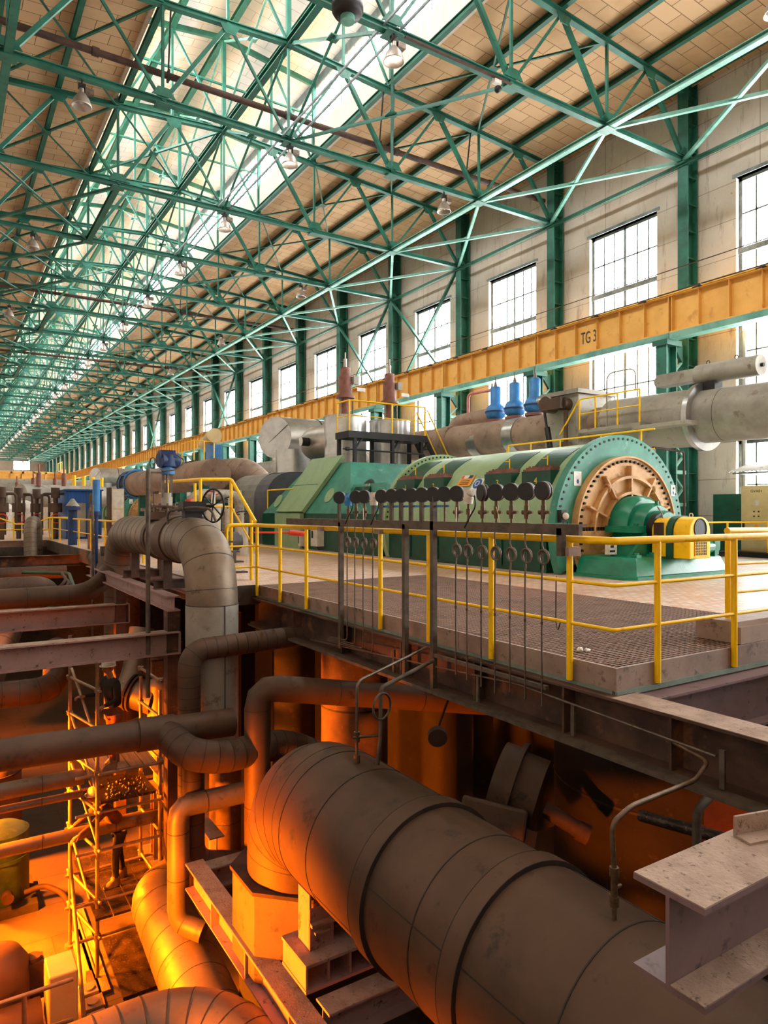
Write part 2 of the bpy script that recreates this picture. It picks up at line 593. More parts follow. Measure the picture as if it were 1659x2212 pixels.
def solo(name, mb, material, label, cat, group=None, bevel=0):
    xs = [p.x for p in mb.v]
    ys = [p.y for p in mb.v]
    loc = ((min(xs) + max(xs)) / 2, (min(ys) + max(ys)) / 2, min(p.z for p in mb.v))
    o = mb.build(name, material, None, bevel, loc)
    o.location = loc
    o['_loc'] = loc
    return tag(o, label, cat, group)


def struct(name, mb, material, parent=None):
    o = mb.build(name, material, parent)
    o['kind'] = 'structure'
    return o


KIDS = {}


def dup(root, loc, label=None, group=None):
    if root.name not in KIDS:
        KIDS[root.name] = [(c, [g for g in COL.objects if g.parent == c]) for c in COL.objects if c.parent == root]
    r = root.copy()
    COL.objects.link(r)
    r.location = loc
    if label:
        r['label'] = label
    if group:
        r['group'] = group
    for c, gs in KIDS[root.name]:
        d = c.copy()
        COL.objects.link(d)
        d.parent = r
        for g in gs:
            e = g.copy()
            COL.objects.link(e)
            e.parent = d
    return r


def bend(pts, rad, n=6):
    """round the corners of a path"""
    pts = [Vector(p) for p in pts]
    out = [pts[0]]
    for i in range(1, len(pts) - 1):
        a, b, c = pts[i - 1], pts[i], pts[i + 1]
        r = rad[i - 1] if isinstance(rad, (list, tuple)) else rad
        d1, d2 = (a - b), (c - b)
        r = min(r, d1.length * .49, d2.length * .49)
        p, q = b + d1.normalized() * r, b + d2.normalized() * r
        for k in range(n + 1):
            t = k / n
            out.append(p * (1 - t) ** 2 + b * 2 * t * (1 - t) + q * t * t)
    out.append(pts[-1])
    return out


def arc_pts(c, u, v, R, a0, a1, n):
    c, u, v = Vector(c), Vector(u), Vector(v)
    return [c + u * (R * math.cos(a0 + (a1 - a0) * i / n)) + v * (R * math.sin(a0 + (a1 - a0) * i / n)) for i in range(n + 1)]


def rings_on(pts, r, step, rr=.008, n=24, start=0.0):
    """seam rings along a path, set proud of the cladding"""
    mb = MB()
    pts = [Vector(p) for p in pts]
    acc, nxt = 0.0, start
    for a, b in zip(pts, pts[1:]):
        L = (b - a).length
        while L > 1e-6 and nxt <= acc + L:
            c = a + (b - a) * ((nxt - acc) / L)
            mb.cyl(c - (b - a).normalized() * rr, c + (b - a).normalized() * rr, r + rr * .55, n)
            nxt += step
        acc += L
    return mb


def text_part(name, body, size, loc, rot, material, parent, depth=.004):
    cu = bpy.data.curves.new(name, 'FONT')
    cu.body = body
    cu.size = size
    cu.extrude = depth
    cu.align_x, cu.align_y = 'CENTER', 'CENTER'
    cu.materials.append(material)
    tmp = bpy.data.objects.new(name, cu)
    COL.objects.link(tmp)
    bpy.context.view_layer.update()
    me = bpy.data.meshes.new_from_object(tmp.evaluated_get(bpy.context.evaluated_depsgraph_get()))
    bpy.data.objects.remove(tmp)
    o = bpy.data.objects.new(name, me)
    COL.objects.link(o)
    o.parent = parent
    o.location = Vector(loc) - Vector(parent['_loc'])
    o.rotation_euler = rot
    return o


ORD = ['nearest', 'second', 'third', 'fourth', 'fifth', 'sixth', 'seventh', 'eighth', 'ninth', 'tenth', 'eleventh', 'twelfth', 'thirteenth', 'fourteenth', 'fifteenth',
       'sixteenth', 'seventeenth', 'eighteenth', 'nineteenth', 'twentieth', 'twenty-first', 'twenty-second', 'twenty-third', 'twenty-fourth', 'twenty-fifth', 'twenty-sixth',
       'twenty-seventh', 'twenty-eighth', 'twenty-ninth', 'thirtieth', 'thirty-first', 'thirty-second', 'thirty-third', 'thirty-fourth']

# ================================================================== the hall shell
Y0, Y1 = -12.0, 186.0          # ends of the hall
XR, XL = 21.6, -3.2            # inner faces of the side walls
TY = [14.25 + 6 * n for n in range(-4, 29)]      # truss and column lines
BAYS = [y + 3 for y in TY[:-1]]
HW = 1.53                      # half width of a window opening


def roof_z(x):
    return 16.55 - .068 * abs(x - 9.3)


def make_wall_right():
    w = MB()
    ys = [Y0] + [e for b in BAYS for e in (b - HW, b + HW)] + [Y1]
    for i in range(0, len(ys), 2):
        w.box(XR, 22.05, ys[i], ys[i + 1], -.3, 16.2)
    for i, b in enumerate(BAYS):
        a, c = b - HW, b + HW
        w.box(XR, 22.05, a, c, 12.1, 16.2)
        w.box(XR, 22.05, a, c, 7.68, 8.35)
        if b < 15:
            w.box(XR, 22.05, a, c, 3.62, 5.3)
            w.box(XR, 22.05, a, c, -.3, .85)
        else:
            w.box(XR, 22.05, a, c, -.3, 4.9)
    return w


struct('wall_right', make_wall_right(), WALL)
struct('wall_left', MB().box(XL - .4, XL, Y0, Y1, -.3, 16.2), WALL)
struct('wall_back', MB().box(XL - .4, 22.05, Y0 - .4, Y0, -.3, 20.2), WALL)
w = MB()
w.box(XL - .4, 14.3, Y1, Y1 + .4, -.3, 20.2).box(17.9, 22.05, Y1, Y1 + .4, -.3, 20.2)
w.box(14.3, 17.9, Y1, Y1 + .4, -.3, 11.1).box(14.3, 17.9, Y1, Y1 + .4, 13.3, 20.2)
for z in (10.6, 13.9):
    w.box(XL, XR, Y1 - .2, Y1, z, z + .3)
struct('wall_front', w, WALL)
m = MB()
for z in (11.1, 12.2, 13.2):
    m.box(14.3, 17.9, Y1 + .1, Y1 + .2, z, z + .1)
for x in (14.3, 16.05, 17.8):
    m.box(x, x + .1, Y1 + .1, Y1 + .2, 11.1, 13.3)
fw = struct('window_90', m, FRAME)
struct('pane', MB().box(14.3, 17.9, Y1 + .2, Y1 + .22, 11.1, 13.3), GLASS, fw)


def roof_slab(x0, x1, z0, z1, t=.15):
    return MB().prism([(x0, Y0, z0), (x1, Y0, z1), (x1, Y0, z1 + t), (x0, Y0, z0 + t)], (0, Y1 - Y0, 0))


struct('ceiling_right', roof_slab(13.22, 22.05, roof_z(13.22), roof_z(22.05)), ROOF)
struct('ceiling_left', roof_slab(XL - .4, 5.3, roof_z(XL - .4), roof_z(5.3)), ROOF)
struct('ceiling_monitor_right', roof_slab(9.3, 13.75, 20.05, 19.5), ROOFW)
struct('ceiling_monitor_left', roof_slab(4.85, 9.3, 19.5, 20.05), ROOFW)
struct('trim_1', MB().box(13.22, 13.36, Y0, Y1, roof_z(13.3) - .12, 17.4), TIMB)
struct('trim_2', MB().box(5.2, 5.3, Y0, Y1, roof_z(5.3) - .12, 17.4), TIMB)
struct('trim_3', MB().box(13.28, 13.4, Y0, Y1, 19.2, 19.56), FRAMED)
struct('trim_4', MB().box(5.2, 5.3, Y0, Y1, 19.2, 19.56), FRAMED)


def monitor_glazing(name, x):
    m = MB()
    y = Y0
    while y < Y1:
        big = int(round((y - Y0) / .5)) % 6 == 0
        m.box(x - .03, x + .03, y - (.03 if big else .014), y + (.03 if big else .014), 17.4, 19.2)
        y += .5
    for z in (17.4, 19.14):
        m.box(x - .04, x + .04, Y0, Y1, z, z + .06)
    f = struct(name, m, FRAME)
    struct('pane', MB().box(x + .03, x + .036, Y0, Y1, 17.4, 19.2), GLASS, f)


monitor_glazing('window_91', 13.32)
monitor_glazing('window_92', 5.22)


# windows of the long wall: frame and pane built once, copied along the bays
def window_frame(z0, z1, transom, thin):
    m = MB()
    x0, x1 = 21.78, 21.86
    for z in (z0, z1 - .1):
        m.box(x0, x1, -HW, HW, z, z + .1)
    for y in (-HW, HW - .1, -.06):
        m.box(x0, x1, y, y + .1, z0, z1)
    for y in (-1.03, -.55, .5, .98):
        m.box(x0 + .02, x1 - .02, y - .026, y + .026, z0, z1)
    if transom:
        m.box(x0 - .05, x1, -HW, HW, transom - .09, transom + .09)
    for z in thin:
        m.box(x0 + .02, x1 - .02, -HW, HW, z - .026, z + .026)
    m.box(XR - .02, 21.8, -HW - .12, HW + .12, z1, z1 + .12)
    return m


WN = [0]


def make_window(z0, z1, transom, thin):
    WN[0] += 1
    f = struct('window_%d' % WN[0], window_frame(z0, z1, transom, thin), FRAME)
    struct('pane', MB().box(21.82, 21.826, -HW, HW, z0, z1), GLASS, f)
    return f


for spec, ok in (((8.35, 12.1, 9.75, (10.95,)), lambda b: True), ((5.3, 7.68, None, (6.5,)), lambda b: b < 15), ((4.9, 7.68, None, (6.1,)), lambda b: b > 15), ((.85, 3.62, None, (2.2,)), lambda b: b < 15)):
    first = None
    for b in BAYS:
        if not ok(b):
            continue
        if first is None:
            first = make_window(*spec)
            first.location = (0, b, 0)
        else:
            WN[0] += 1
            r = dup(first, (0, b, 0))
            r.name = 'window_%d' % WN[0]

# floors
deck = MB()
GX, GY0, GY1 = 8.75, 3.98, 11.95
deck.box(GX, 22.05, Y0, Y1, -.3, 0)
deck.box(4.91, GX, GY1, Y1, -.3, 0)
deck.box(4.25, 4.91, 12.06, Y1, -.3, 0)
deck.box(XL, 4.25, 36, Y1, -.3, 0)
deck.box(XL, -1.3, Y0, 36, -.3, 0)
deck.box(-1.3, GX, Y0, -.35, -.3, 0)
struct('floor_deck', deck, TILE)
struct('floor_pit', MB().box(-1.6, 11, -.7, 37, -6.3, -6), PITF)
struct('wall_pit_left', MB().box(-1.7, -1.3, -.7, 37, -6, -.3), CONC)
struct('wall_pit_near', MB().box(-1.3, 10.5, -.7, -.35, -6, -.3), CONC)
struct('wall_pit_far', MB().box(-1.3, 10.5, 36, 36.4, -6, -.3), CONC)
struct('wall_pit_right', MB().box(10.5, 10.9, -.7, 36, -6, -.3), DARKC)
struct('trim_5', MB().box(4.2, 4.9, 11.98, 12.06, -.35, .0).box(4.17, 4.25, 12.06, 36, -.45, 0), CONC)

# ================================================================== roof steel
XB = [-2.5, 1.43, 5.36, 9.3, 13.23, 17.16, 21.0]
XT = [-.54, 3.4, 7.33, 11.27, 15.2, 19.1]
ZB = 13.12


def zt(x):
    return 16.22 - .068 * abs(x - 9.3)


def truss_bottom():
    return MB().ibeam((XL + .05, 0, ZB), (21.0, 0, ZB), .17, .18, .03, .05)


def truss_top():
    return MB().ibeam((XL + .05, 0, zt(XL)), (9.3, 0, zt(9.3)), .17, .18, .03, .06).ibeam((9.3, 0, zt(9.3)), (21.25, 0, zt(21.25)), .17, .18, .03, .06)


def truss_web():
    out = []
    for x in XB[1:]:
        h = zt(x)
        out.append(('post', MB().bar((x, 0, ZB), (x, 0, h), .075, .075)))
    for i, x in enumerate(XT):
        a, b = XB[i], XB[i + 1]
        big = .13
        if x > 9:
            out.append(('diagonal', MB().bar((x, 0, zt(x)), (b, 0, ZB), big, .12)))
            out.append(('diagonal', MB().bar((a, 0, ZB), (x, 0, zt(x)), .075, .075)))
        else:
            out.append(('diagonal', MB().bar((a, 0, ZB), (x, 0, zt(x)), big, .12)))
            out.append(('diagonal', MB().bar((x, 0, zt(x)), (b, 0, ZB), .075, .075)))
    return out


def truss_gussets():
    out = []
    for x in XB[1:]:
        g = MB()
        g.prism([(x - .34, -.12, ZB + .1), (x + .34, -.12, ZB + .1), (x + .16, -.12, ZB + .36), (x - .16, -.12, ZB + .36)], (0, .03, 0))
        g.box(x - .22, x + .22, -.2, .2, ZB - .13, ZB - .105)
        out.append(g)
    for x in XT:
        z = zt(x)
        out.append(MB().prism([(x - .3, -.12, z - .1), (x + .3, -.12, z - .1), (x + .15, -.12, z - .36), (x - .15, -.12, z - .36)], (0, .03, 0)))
    return out


def monitor_frame():
    m = MB()
    for x in (5.3, 13.22):
        m.bar((x, 0, zt(x)), (x, 0, 19.5), .14, .14)
    m.bar((9.3, 0, zt(9.3)), (9.3, 0, 19.95), .14, .14)
    m.bar((5.3, 0, 19.3), (9.3, 0, 19.83), .12, .2).bar((9.3, 0, 19.83), (13.22, 0, 19.3), .12, .2)
    for sx in (-1, 1):
        m.bar((9.3, 0, zt(9.3)), (9.3 + sx * 2.0, 0, 19.5), .075, .075)
        m.bar((9.3 + sx * 3.9, 0, zt(13.2)), (9.3 + sx * 2.0, 0, 19.5), .075, .075)
        m.bar((9.3 + sx * 2.0, 0, zt(11.3)), (9.3 + sx * 2.0, 0, 19.5), .08, .08)
        m.bar((9.3, 0, 18.0), (9.3 + sx * 3.9, 0, 18.0), .07, .07)
    return m


def whole_truss():
    m = MB()
    for q in [truss_bottom(), truss_top(), monitor_frame()] + truss_gussets() + [q for _, q in truss_web()]:
        m.add(q.v, q.f)
    return m


def truss_label(i):
    if i == 3:
        return 'green roof truss above the near end carrying the lamp at top right'
    i -= 4
    return 'green steel roof truss with monitor frame, %s from the camera end' % ORD[i]


NEAR = 14
tr = thing('roof_truss', truss_label(3), 'roof truss', (0, 0, 0), 'roof trusses across the hall')
truss_bottom().build('bottom_chord', GREEN, tr)
truss_top().build('top_chord', GREEN, tr)
for nm, q in truss_web():
    q.build(nm, GREEN, tr)
for q in truss_gussets():
    q.build('gusset_plate', GREEN, tr)
monitor_frame().build('monitor_frame', GREEN, tr)
tr.location = (0, TY[3], 0)
far = None
for i, y in enumerate(TY[4:], 4):
    if i <= NEAR:
        dup(tr, (0, y, 0), truss_label(i))
    else:
        if far is None:
            far = whole_truss().build('roof_truss', GREEN)
            far['group'] = 'roof trusses across the hall'
            far['category'] = 'roof truss'
            far['label'] = truss_label(i)
            far.location = (0, y, 0)
        else:
            dup(far, (0, y, 0), truss_label(i))

# purlins and struts that run the length of the hall
pl = {15.2: 'first purlin right of the monitor curb', 17.16: 'second purlin right of the monitor curb', 19.1: 'third purlin right of the monitor curb', 21.0: 'last purlin along the window wall',
      13.1: 'edge purlin under the monitor glazing', 5.45: 'edge purlin under the left monitor opening', 3.4: 'first purlin left of the monitor opening', 1.43: 'second purlin left of the monitor opening', -.54: 'third purlin left of the monitor opening'}
for x, t in pl.items():
    z = zt(x) + .1
    solo('purlin', MB().ibeam((x, Y0, z + .1), (x, Y1, z + .1), .2, .16, .03, .05), GREEN_D, 'dark green roof beam, ' + t, 'purlin', 'long purlins under the roof panels')
for x, t in ((7.3, 'left of the ridge'), (9.3, 'along the ridge'), (11.3, 'right of the ridge')):
    z = 20.0 - .125 * abs(x - 9.3) - .16
    solo('monitor_purlin', MB().ibeam((x, Y0, z), (x, Y1, z), .24, .2, .03, .05), GREEN, 'green purlin under the pale monitor roof, ' + t, 'purlin', 'purlins of the monitor roof')
for x, t in ((1.43, 'leftmost line'), (17.16, 'bright line between monitor and window wall')):
    solo('longitudinal_strut', MB().ibeam((x, Y0, ZB - .02), (x, Y1, ZB - .02), .18, .2, .03, .05), GREEN if x != 17.16 else GREEN_L, 'green strut joining truss bottoms, ' + t, 'strut', 'struts along the truss bottoms')
for k, i in enumerate((6, 9, 12, 15)):
    solo('bay_strut', MB().ibeam((5.36, TY[i] + .1, ZB - .02), (5.36, TY[i + 1] - .1, ZB - .02), .2, .2, .03, .05), GREEN_D, 'dark green strut between two trusses left of the ridge, %s of its line' % ORD[k], 'strut', 'single bay struts left of the ridge')
solo('ridge_beam', MB().ibeam((9.3, Y0, zt(9.3) - .02), (9.3, Y1, zt(9.3) - .02), .24, .22, .03, .05), GREEN_D, 'dark green beam along the ridge at the top of the trusses', 'beam')
for x, t in ((9.05, 'left'), (9.5, 'right')):
    solo('lamp_conduit', MB().bar((x, Y0, ZB + .05), (x, Y1, ZB + .05), .045, .06), FRAME, 'thin pale conduit for the ridge lamps, ' + t + ' of the two', 'conduit', 'lamp conduits along the ridge')
solo('wall_strut', MB().bar((20.95, Y0, ZB - .15), (20.95, Y1, ZB - .15), .1, .12), GREEN_D, 'thin green strut from column to column along the window wall', 'strut')


def brace(p0, p1, q0, q1, w, m, plate=.16):
    """an X of two bars with a plate at the crossing"""
    mid = (Vector(p0) + Vector(p1)) / 2
    a = MB().angle(p0, p1, w, .02)
    b = MB().angle(q0, q1, w, .02)
    c = MB().box(mid.x - plate, mid.x + plate, mid.y - plate, mid.y + plate, mid.z - .02, mid.z + .02)
    return a, b, c


def brace_line(name, label, cat, group, p0, p1, q0, q1, w, m, idx, near=14):
    a, b, c = brace(p0, p1, q0, q1, w, m)
    t = thing(name, label % ORD[0], cat, (0, 0, 0), group)
    a.build('brace_bar', m, t)
    b.build('brace_bar', m, t)
    c.build('crossing_plate', m, t)
    whole = None
    for k, i in enumerate(idx):
        y = TY[i]
        if k == 0:
            t.location = (0, y, 0)
        elif k < near:
            dup(t, (0, y, 0), label % ORD[k])
        elif whole is None:
            q = MB()
            for s in (a, b, c):
                q.add(s.v, s.f)
            whole = tag(q.build(name, m), label % ORD[k], cat, group)
            whole.location = (0, y, 0)
        else:
            dup(whole, (0, y, 0), label % ORD[k])


allb = list(range(3, 32))
brace_line('wall_side_brace', 'pale green horizontal X brace beside the window wall, %s bay', 'brace', 'X braces beside the window wall', (17.16, 0, ZB - .05), (20.95, 6, ZB - .05), (20.95, 0, ZB - .08), (17.16, 6, ZB - .08), .11, GREEN_L, allb)
brace_line('left_side_brace', 'green horizontal X brace left of the monitor, %s bay', 'brace', 'X braces left of the monitor', (1.43, 0, ZB - .05), (5.36, 6, ZB - .05), (5.36, 0, ZB - .08), (1.43, 6, ZB - .08), .1, GREEN, allb[3:])
brace_line('roof_panel_brace', 'thin dark green X brace under the left roof panels, %s bay', 'brace', 'X braces under the left roof panels', (1.43, 0, zt(1.43)), (5.3, 6, zt(5.3)), (5.3, 0, zt(5.3)), (1.43, 6, zt(1.43)), .075, GREEN_D, allb[2:])
brace_line('roof_panel_brace', 'thin dark green X brace under the right roof panels, %s bay', 'brace', 'X braces under the right roof panels', (13.3, 0, zt(13.3)), (17.1, 6, zt(17.1)), (17.1, 0, zt(17.1)), (13.3, 6, zt(13.3)), .06, GREEN_D, allb[1:])
brace_line('ridge_brace', 'green upright X brace in the ridge line, %s bay', 'brace', 'upright braces along the ridge', (9.3, 0, ZB), (9.3, 6, zt(9.3)), (9.3, 6, ZB), (9.3, 0, zt(9.3)), .08, GREEN, allb[1:])
brace_line('monitor_brace', 'pale green X brace inside the monitor, %s bay', 'brace', 'braces inside the monitor', (9.3, 0, 16.5), (9.3, 6, 19.7), (9.3, 6, 16.5), (9.3, 0, 19.7), .07, GREEN_L, allb[2:])
brace_line('monitor_edge_brace', 'green X brace flat under the monitor opening, %s bay', 'brace', 'flat braces under the monitor opening', (5.4, 0, zt(5.4)), (9.3, 6, zt(9.3)), (9.3, 0, zt(9.3)), (5.4, 6, zt(5.4)), .08, GREEN, allb[3::3])
brace_line('centre_brace', 'green flat X brace right of the ridge, %s bay', 'brace', 'flat braces right of the ridge', (9.3, 0, ZB), (13.23, 6, ZB), (13.23, 0, ZB - .03), (9.3, 6, ZB - .03), .075, GREEN, allb[1::3])

# brown service pipes slung across under the trusses
for (y, t) in ((20.55, 'nearest one, in front of the monitor'), (44.6, 'second one'), (62.6, 'third one')):
    p = thing('transverse_pipe', 'brown rusty pipe across the hall between the trusses, ' + t, 'pipe', (9, y, 14.1), 'brown pipes across the roof')
    MB().cyl((XL, y, 14.1), (20.9, y, 14.1), .095, 14).build('pipe_run', RUSTD, p)
    for x in (3.6, 9.4, 13.6, 18.0):
        MB().cyl((x - .09, y, 14.1), (x + .09, y, 14.1), .125, 14).build('coupling', RUSTD, p)
    for x in (5.6, 12.9, 16.8):
        MB().box(x - .03, x + .03, y - .11, y + .11, 13.95, 14.25).bar((x, y, 14.2), (x, y - .25, zt(x) - .1), .04, .04).build('hanger', BLACK, p)

# ================================================================== columns and the crane runway
def column_parts():
    sh = MB()
    sh.box(20.95, 20.99, -.19, .19, 0, 15.9).box(21.46, 21.5, -.19, .19, 0, 15.9)
    web = MB().box(20.99, 21.46, -.02, .02, 0, 15.9)
    bat = []
    for k in range(17):
        bat.append(MB().box(20.99, 21.46, -.17, .17, .8 + k * .9, .83 + k * .9))
    leg = MB()
    leg.box(19.8, 19.84, -.2, .2, 0, 6.75).box(20.3, 20.34, -.2, .2, 0, 6.75).box(19.84, 20.3, -.015, .015, 0, 6.75)
    cap = MB().box(19.72, 20.5, -.28, .28, 6.75, 6.93).prism([(20.34, -.05, 6.9), (20.95, -.05, 6.9), (20.95, -.05, 6.2)], (0, .1, 0))
    lac = []
    for k in range(6):
        z = .5 + k * 1.07
        lac.append(MB().bar((20.34, 0, z), (20.95, 0, z + .53), .08, .06).bar((20.95, 0, z + .53), (20.34, 0, z + 1.06), .08, .06).bar((20.34, -.1, z), (20.95, -.1, z), .08, .12))
    return sh, web, bat, leg, cap, lac


def col_label(i):
    return 'green steel column with a laced crane leg at the window wall, %s from the camera end' % ORD[i]


sh, web, bat, leg, cap, lac = column_parts()
co = thing('hall_column', col_label(0), 'column', (0, 0, 0), 'columns along the window wall')
sh.build('flange', GREEN, co)
web.build('web_plate', GREEN_D, co)
for b_ in bat:
    b_.build('batten', GREEN_D, co)
leg.build('crane_leg', GREEN, co)
cap.build('cap_plate', GREEN_D, co)
for b_ in lac:
    b_.build('lacing', GREEN_L, co)
co.location = (0, TY[4], 0)
farc = None
for i, y in enumerate(TY[5:], 1):
    if i < 10:
        dup(co, (0, y, 0), col_label(i))
    elif farc is None:
        q = MB()
        for s in [sh, web, leg, cap] + bat + lac:
            q.add(s.v, s.f)
        farc = tag(q.build('hall_column', GREEN), col_label(i), 'column', 'columns along the window wall')
        farc.location = (0, y, 0)
    else:
        dup(farc, (0, y, 0), col_label(i))

# big wall braces in two bays
for k, yb in enumerate((26.25, 32.25, 56.25, 80.25)):
    t = thing('wall_cross_brace', 'green upright X brace across a wall window, %s of those in view' % ORD[k], 'brace', (20.9, yb, 7.2), 'upright braces across the wall windows')
    for a, b_ in ((0, 1), (1, 0)):
        MB().bar((20.9 + .06 * a, yb + .2, 12.9 if a else 7.3), (20.9 + .06 * a, yb + 5.8, 7.3 if a else 12.9), .14, .1).build('brace_bar', GREEN, t)

# crane runway girders, one per bay
ZG0, ZG1 = 7.13, 8.35


def girder_parts():
    g = MB().ibeam((20.07, .01, (ZG0 + ZG1) / 2), (20.07, 5.99, (ZG0 + ZG1) / 2), ZG1 - ZG0, .42, .04, .05)
    st = [MB().box(19.9, 20.24, y - .012, y + .012, ZG0 + .04, ZG1 - .04) for y in (.06, 1.0, 2.0, 3.0, 4.0, 5.0, 5.94)]
    fl = MB().box(19.82, 20.34, .01, 5.99, ZG1, ZG1 + .03)
    ra = MB().box(20.03, 20.11, 0, 6, ZG1 + .03, ZG1 + .15)
    cl = [MB().box(19.78, 19.9, y - .05, y + .05, ZG1 - .02, ZG1 + .06).bar((19.78, y, ZG1), (19.74, y + .2, ZG1 - .03), .03, .03) for y in (.9, 2.9, 4.9)]
    return g, st, fl, ra, cl


def gir_label(i):
    return 'yellow crane runway girder on the column legs, %s bay from the camera end' % ORD[i]


g, st, fl, ra, cl = girder_parts()
gi = thing('crane_girder', gir_label(0), 'crane girder', (0, 0, 0), 'crane runway girders')
g.build('beam', CRANE, gi)
for q in st:
    q.build('stiffener', CRANE, gi)
fl.build('top_plate', CRANE_L, gi)
ra.build('crane_rail', RUSTD, gi)
for q in cl:
    q.build('rail_clip', BLACK, gi)
MB().box(19.86, 20.28, .01, 5.99, 6.93, ZG0).build('green_bearer', GREEN_L, gi)
gi.location = (0, TY[3] - .25, 0)
GIR = {0: gi}
farg = None
for i, y in enumerate(TY[4:-1], 1):
    if i < 14:
        GIR[i] = dup(gi, (0, y - .25, 0), gir_label(i))
    elif farg is None:
        q = MB()
        for s in [g, fl] + st:
            q.add(s.v, s.f)
        farg = tag(q.build('crane_girder', CRANE), gir_label(i), 'crane girder', 'crane runway girders')
        farg.location = (0, y - .25, 0)
    else:
        dup(farg, (0, y - .25, 0), gir_label(i))
GIR[1]['_loc'] = (0, TY[4] - .25, 0)
GIR[1]['label'] = 'yellow crane runway girder lettered TG 3'
tg = text_part('lettering', 'TG 3', .62, (20.03, 17.46, 7.72), (PI / 2, 0, -PI / 2), LETT, GIR[1])
tg.scale = (.56, 1, 1)

# travelling crane far down the hall
cr = thing('overhead_crane', 'yellow overhead travelling crane at the far end of the hall', 'crane', (9, 150, 8.5))
b = MB()
for x0 in range(-3, 19, 2):
    b.box(x0, x0 + .35, 149.6, 150.0, 7.4, 8.9)
b.box(XL + .4, 19.6, 149.6, 150.0, 8.55, 9.0).box(XL + .4, 19.6, 149.6, 150.0, 7.15, 7.55).box(XL + .4, 19.6, 149.9, 150.0, 7.3, 8.9)
b.build('bridge_girder', CRANE, cr)
MB().box(XL + .4, 19.6, 150.6, 150.9, 7.15, 9.0).build('bridge_girder', CRANE, cr)
MB().box(19.7, 20.4, 147, 153, 8.55, 9.4).build('end_carriage', CRANE, cr)
rl = MB()
for y in (147.2, 149.4, 152.6):
    rl.bar((19.7, y, 9.4), (19.7, y, 10.9), .08, .08)
rl.bar((19.7, 147, 10.9), (19.7, 153, 10.9), .1, .1)
rl.build('guard_rail', RAILY, cr)
# thin pull wire strung along above the runway
solo('pull_wire', MB().bar((20.4, Y0, 9.35), (20.4, Y1, 9.35), .025, .025), RUSTD, 'thin rusty wire strung along the wall above the crane runway', 'wire')

# ================================================================== lamps under the trusses
def lamp_parts(lit):
    z = ZB - .1
    br = MB().bar((0, 0, z), (0, 0, z - .12), .04, .04).box(-.09, .09, -.05, .05, z - .24, z - .1)
    for a in (-1, 1):
        br.bar((0, .02 * a, z), (.16 * a, .04 * a, z + .06), .015, .015)
    gear = MB().box(.08, .3, -.08, .08, z - .34, z - .2)
    neck = MB().cyl((0, 0, z - .24), (0, 0, z - .38), .07, 12)
    ref = MB().lathe([(.07, -.34), (.12, -.40), (.2, -.52), (.25, -.68), (.26, -.72), (.245, -.72), (.19, -.53), (.1, -.42), (.06, -.40)], (0, 0, z), n=24, caps=False)
    bul = MB().lathe([(.0, -.40), (.06, -.44), (.08, -.54), (.05, -.62), (0, -.65)], (0, 0, z), n=12, caps=False)
    return br, gear, neck, ref, bul


def lamp(label, lit, loc):
    t = thing('high_bay_lamp', label, 'lamp', (0, 0, 0), 'high bay lamps along the ridge' if lit else 'outer high bay lamps')
    br, gear, neck, ref, bul = lamp_parts(lit)
    br.build('bracket', BLACK, t)
    gear.build('gear_box', TUBE, t)
    neck.build('lamp_neck', ALUG, t)
    ref.build('reflector', ALUG, t)
    bul.build('bulb', GLOW if lit else WHITE, t)
    t.location = loc
    return t


RID = 'lit bell shaped lamp under the ridge, %s from the camera end'
l0 = lamp(RID % ORD[0], True, (9.3, TY[4] - .1, 0))
for k, i in enumerate(range(5, 33)):
    dup(l0, (9.3, TY[i] - .1, 0), RID % ORD[k + 1])
RGT = 'dull bell shaped lamp between monitor and window wall, %s from the camera end'
LFT = 'dull bell shaped lamp hung left of the monitor, %s from the camera end'
l1 = lamp(RGT % ORD[0], False, (15.5, TY[3], 0))
for k, i in enumerate(range(5, 33, 2)):
    dup(l1, (15.5, TY[i], 0), RGT % ORD[k + 1])
    dup(l1, (3.2, TY[i], 0), LFT % ORD[k])
sp = thing('siren', 'black round siren hung under the second nearest truss', 'siren', (7.75, 13.7, 12.6))
MB().lathe([(.05, .0), (.30, .02), (.36, .12), (.36, .3), (.25, .42), (.05, .44)], (7.75, 13.7, 12.55)).build('body', BLACK, sp)
MB().lathe([(.16, -.12), (.16, 0)], (7.75, 13.7, 12.55)).build('green_base', GREEN_L, sp)
MB().bar((7.75, 13.7, 12.95), (7.75, 14.2, 13.1), .05, .05).build('bracket', BLACK, sp)
cm = thing('camera_unit', 'small white surveillance camera with black lens under a roof truss', 'surveillance camera', (12.6, 14.2, 12.8))
MB().box(12.52, 12.75, 14.1, 14.24, 12.88, 13.05).build('housing', WHITE, cm)
MB().sphere((12.66, 14.15, 12.74), .1).build('lens_dome', BLACK, cm)
ca = MB()
ca.box(9.6, 13.1, 14.06, 14.14, 12.98, 13.02)
solo('cable_ladder', ca, RUSTD, 'thin rusty cable ladder under the truss next to the camera unit', 'cable ladder')

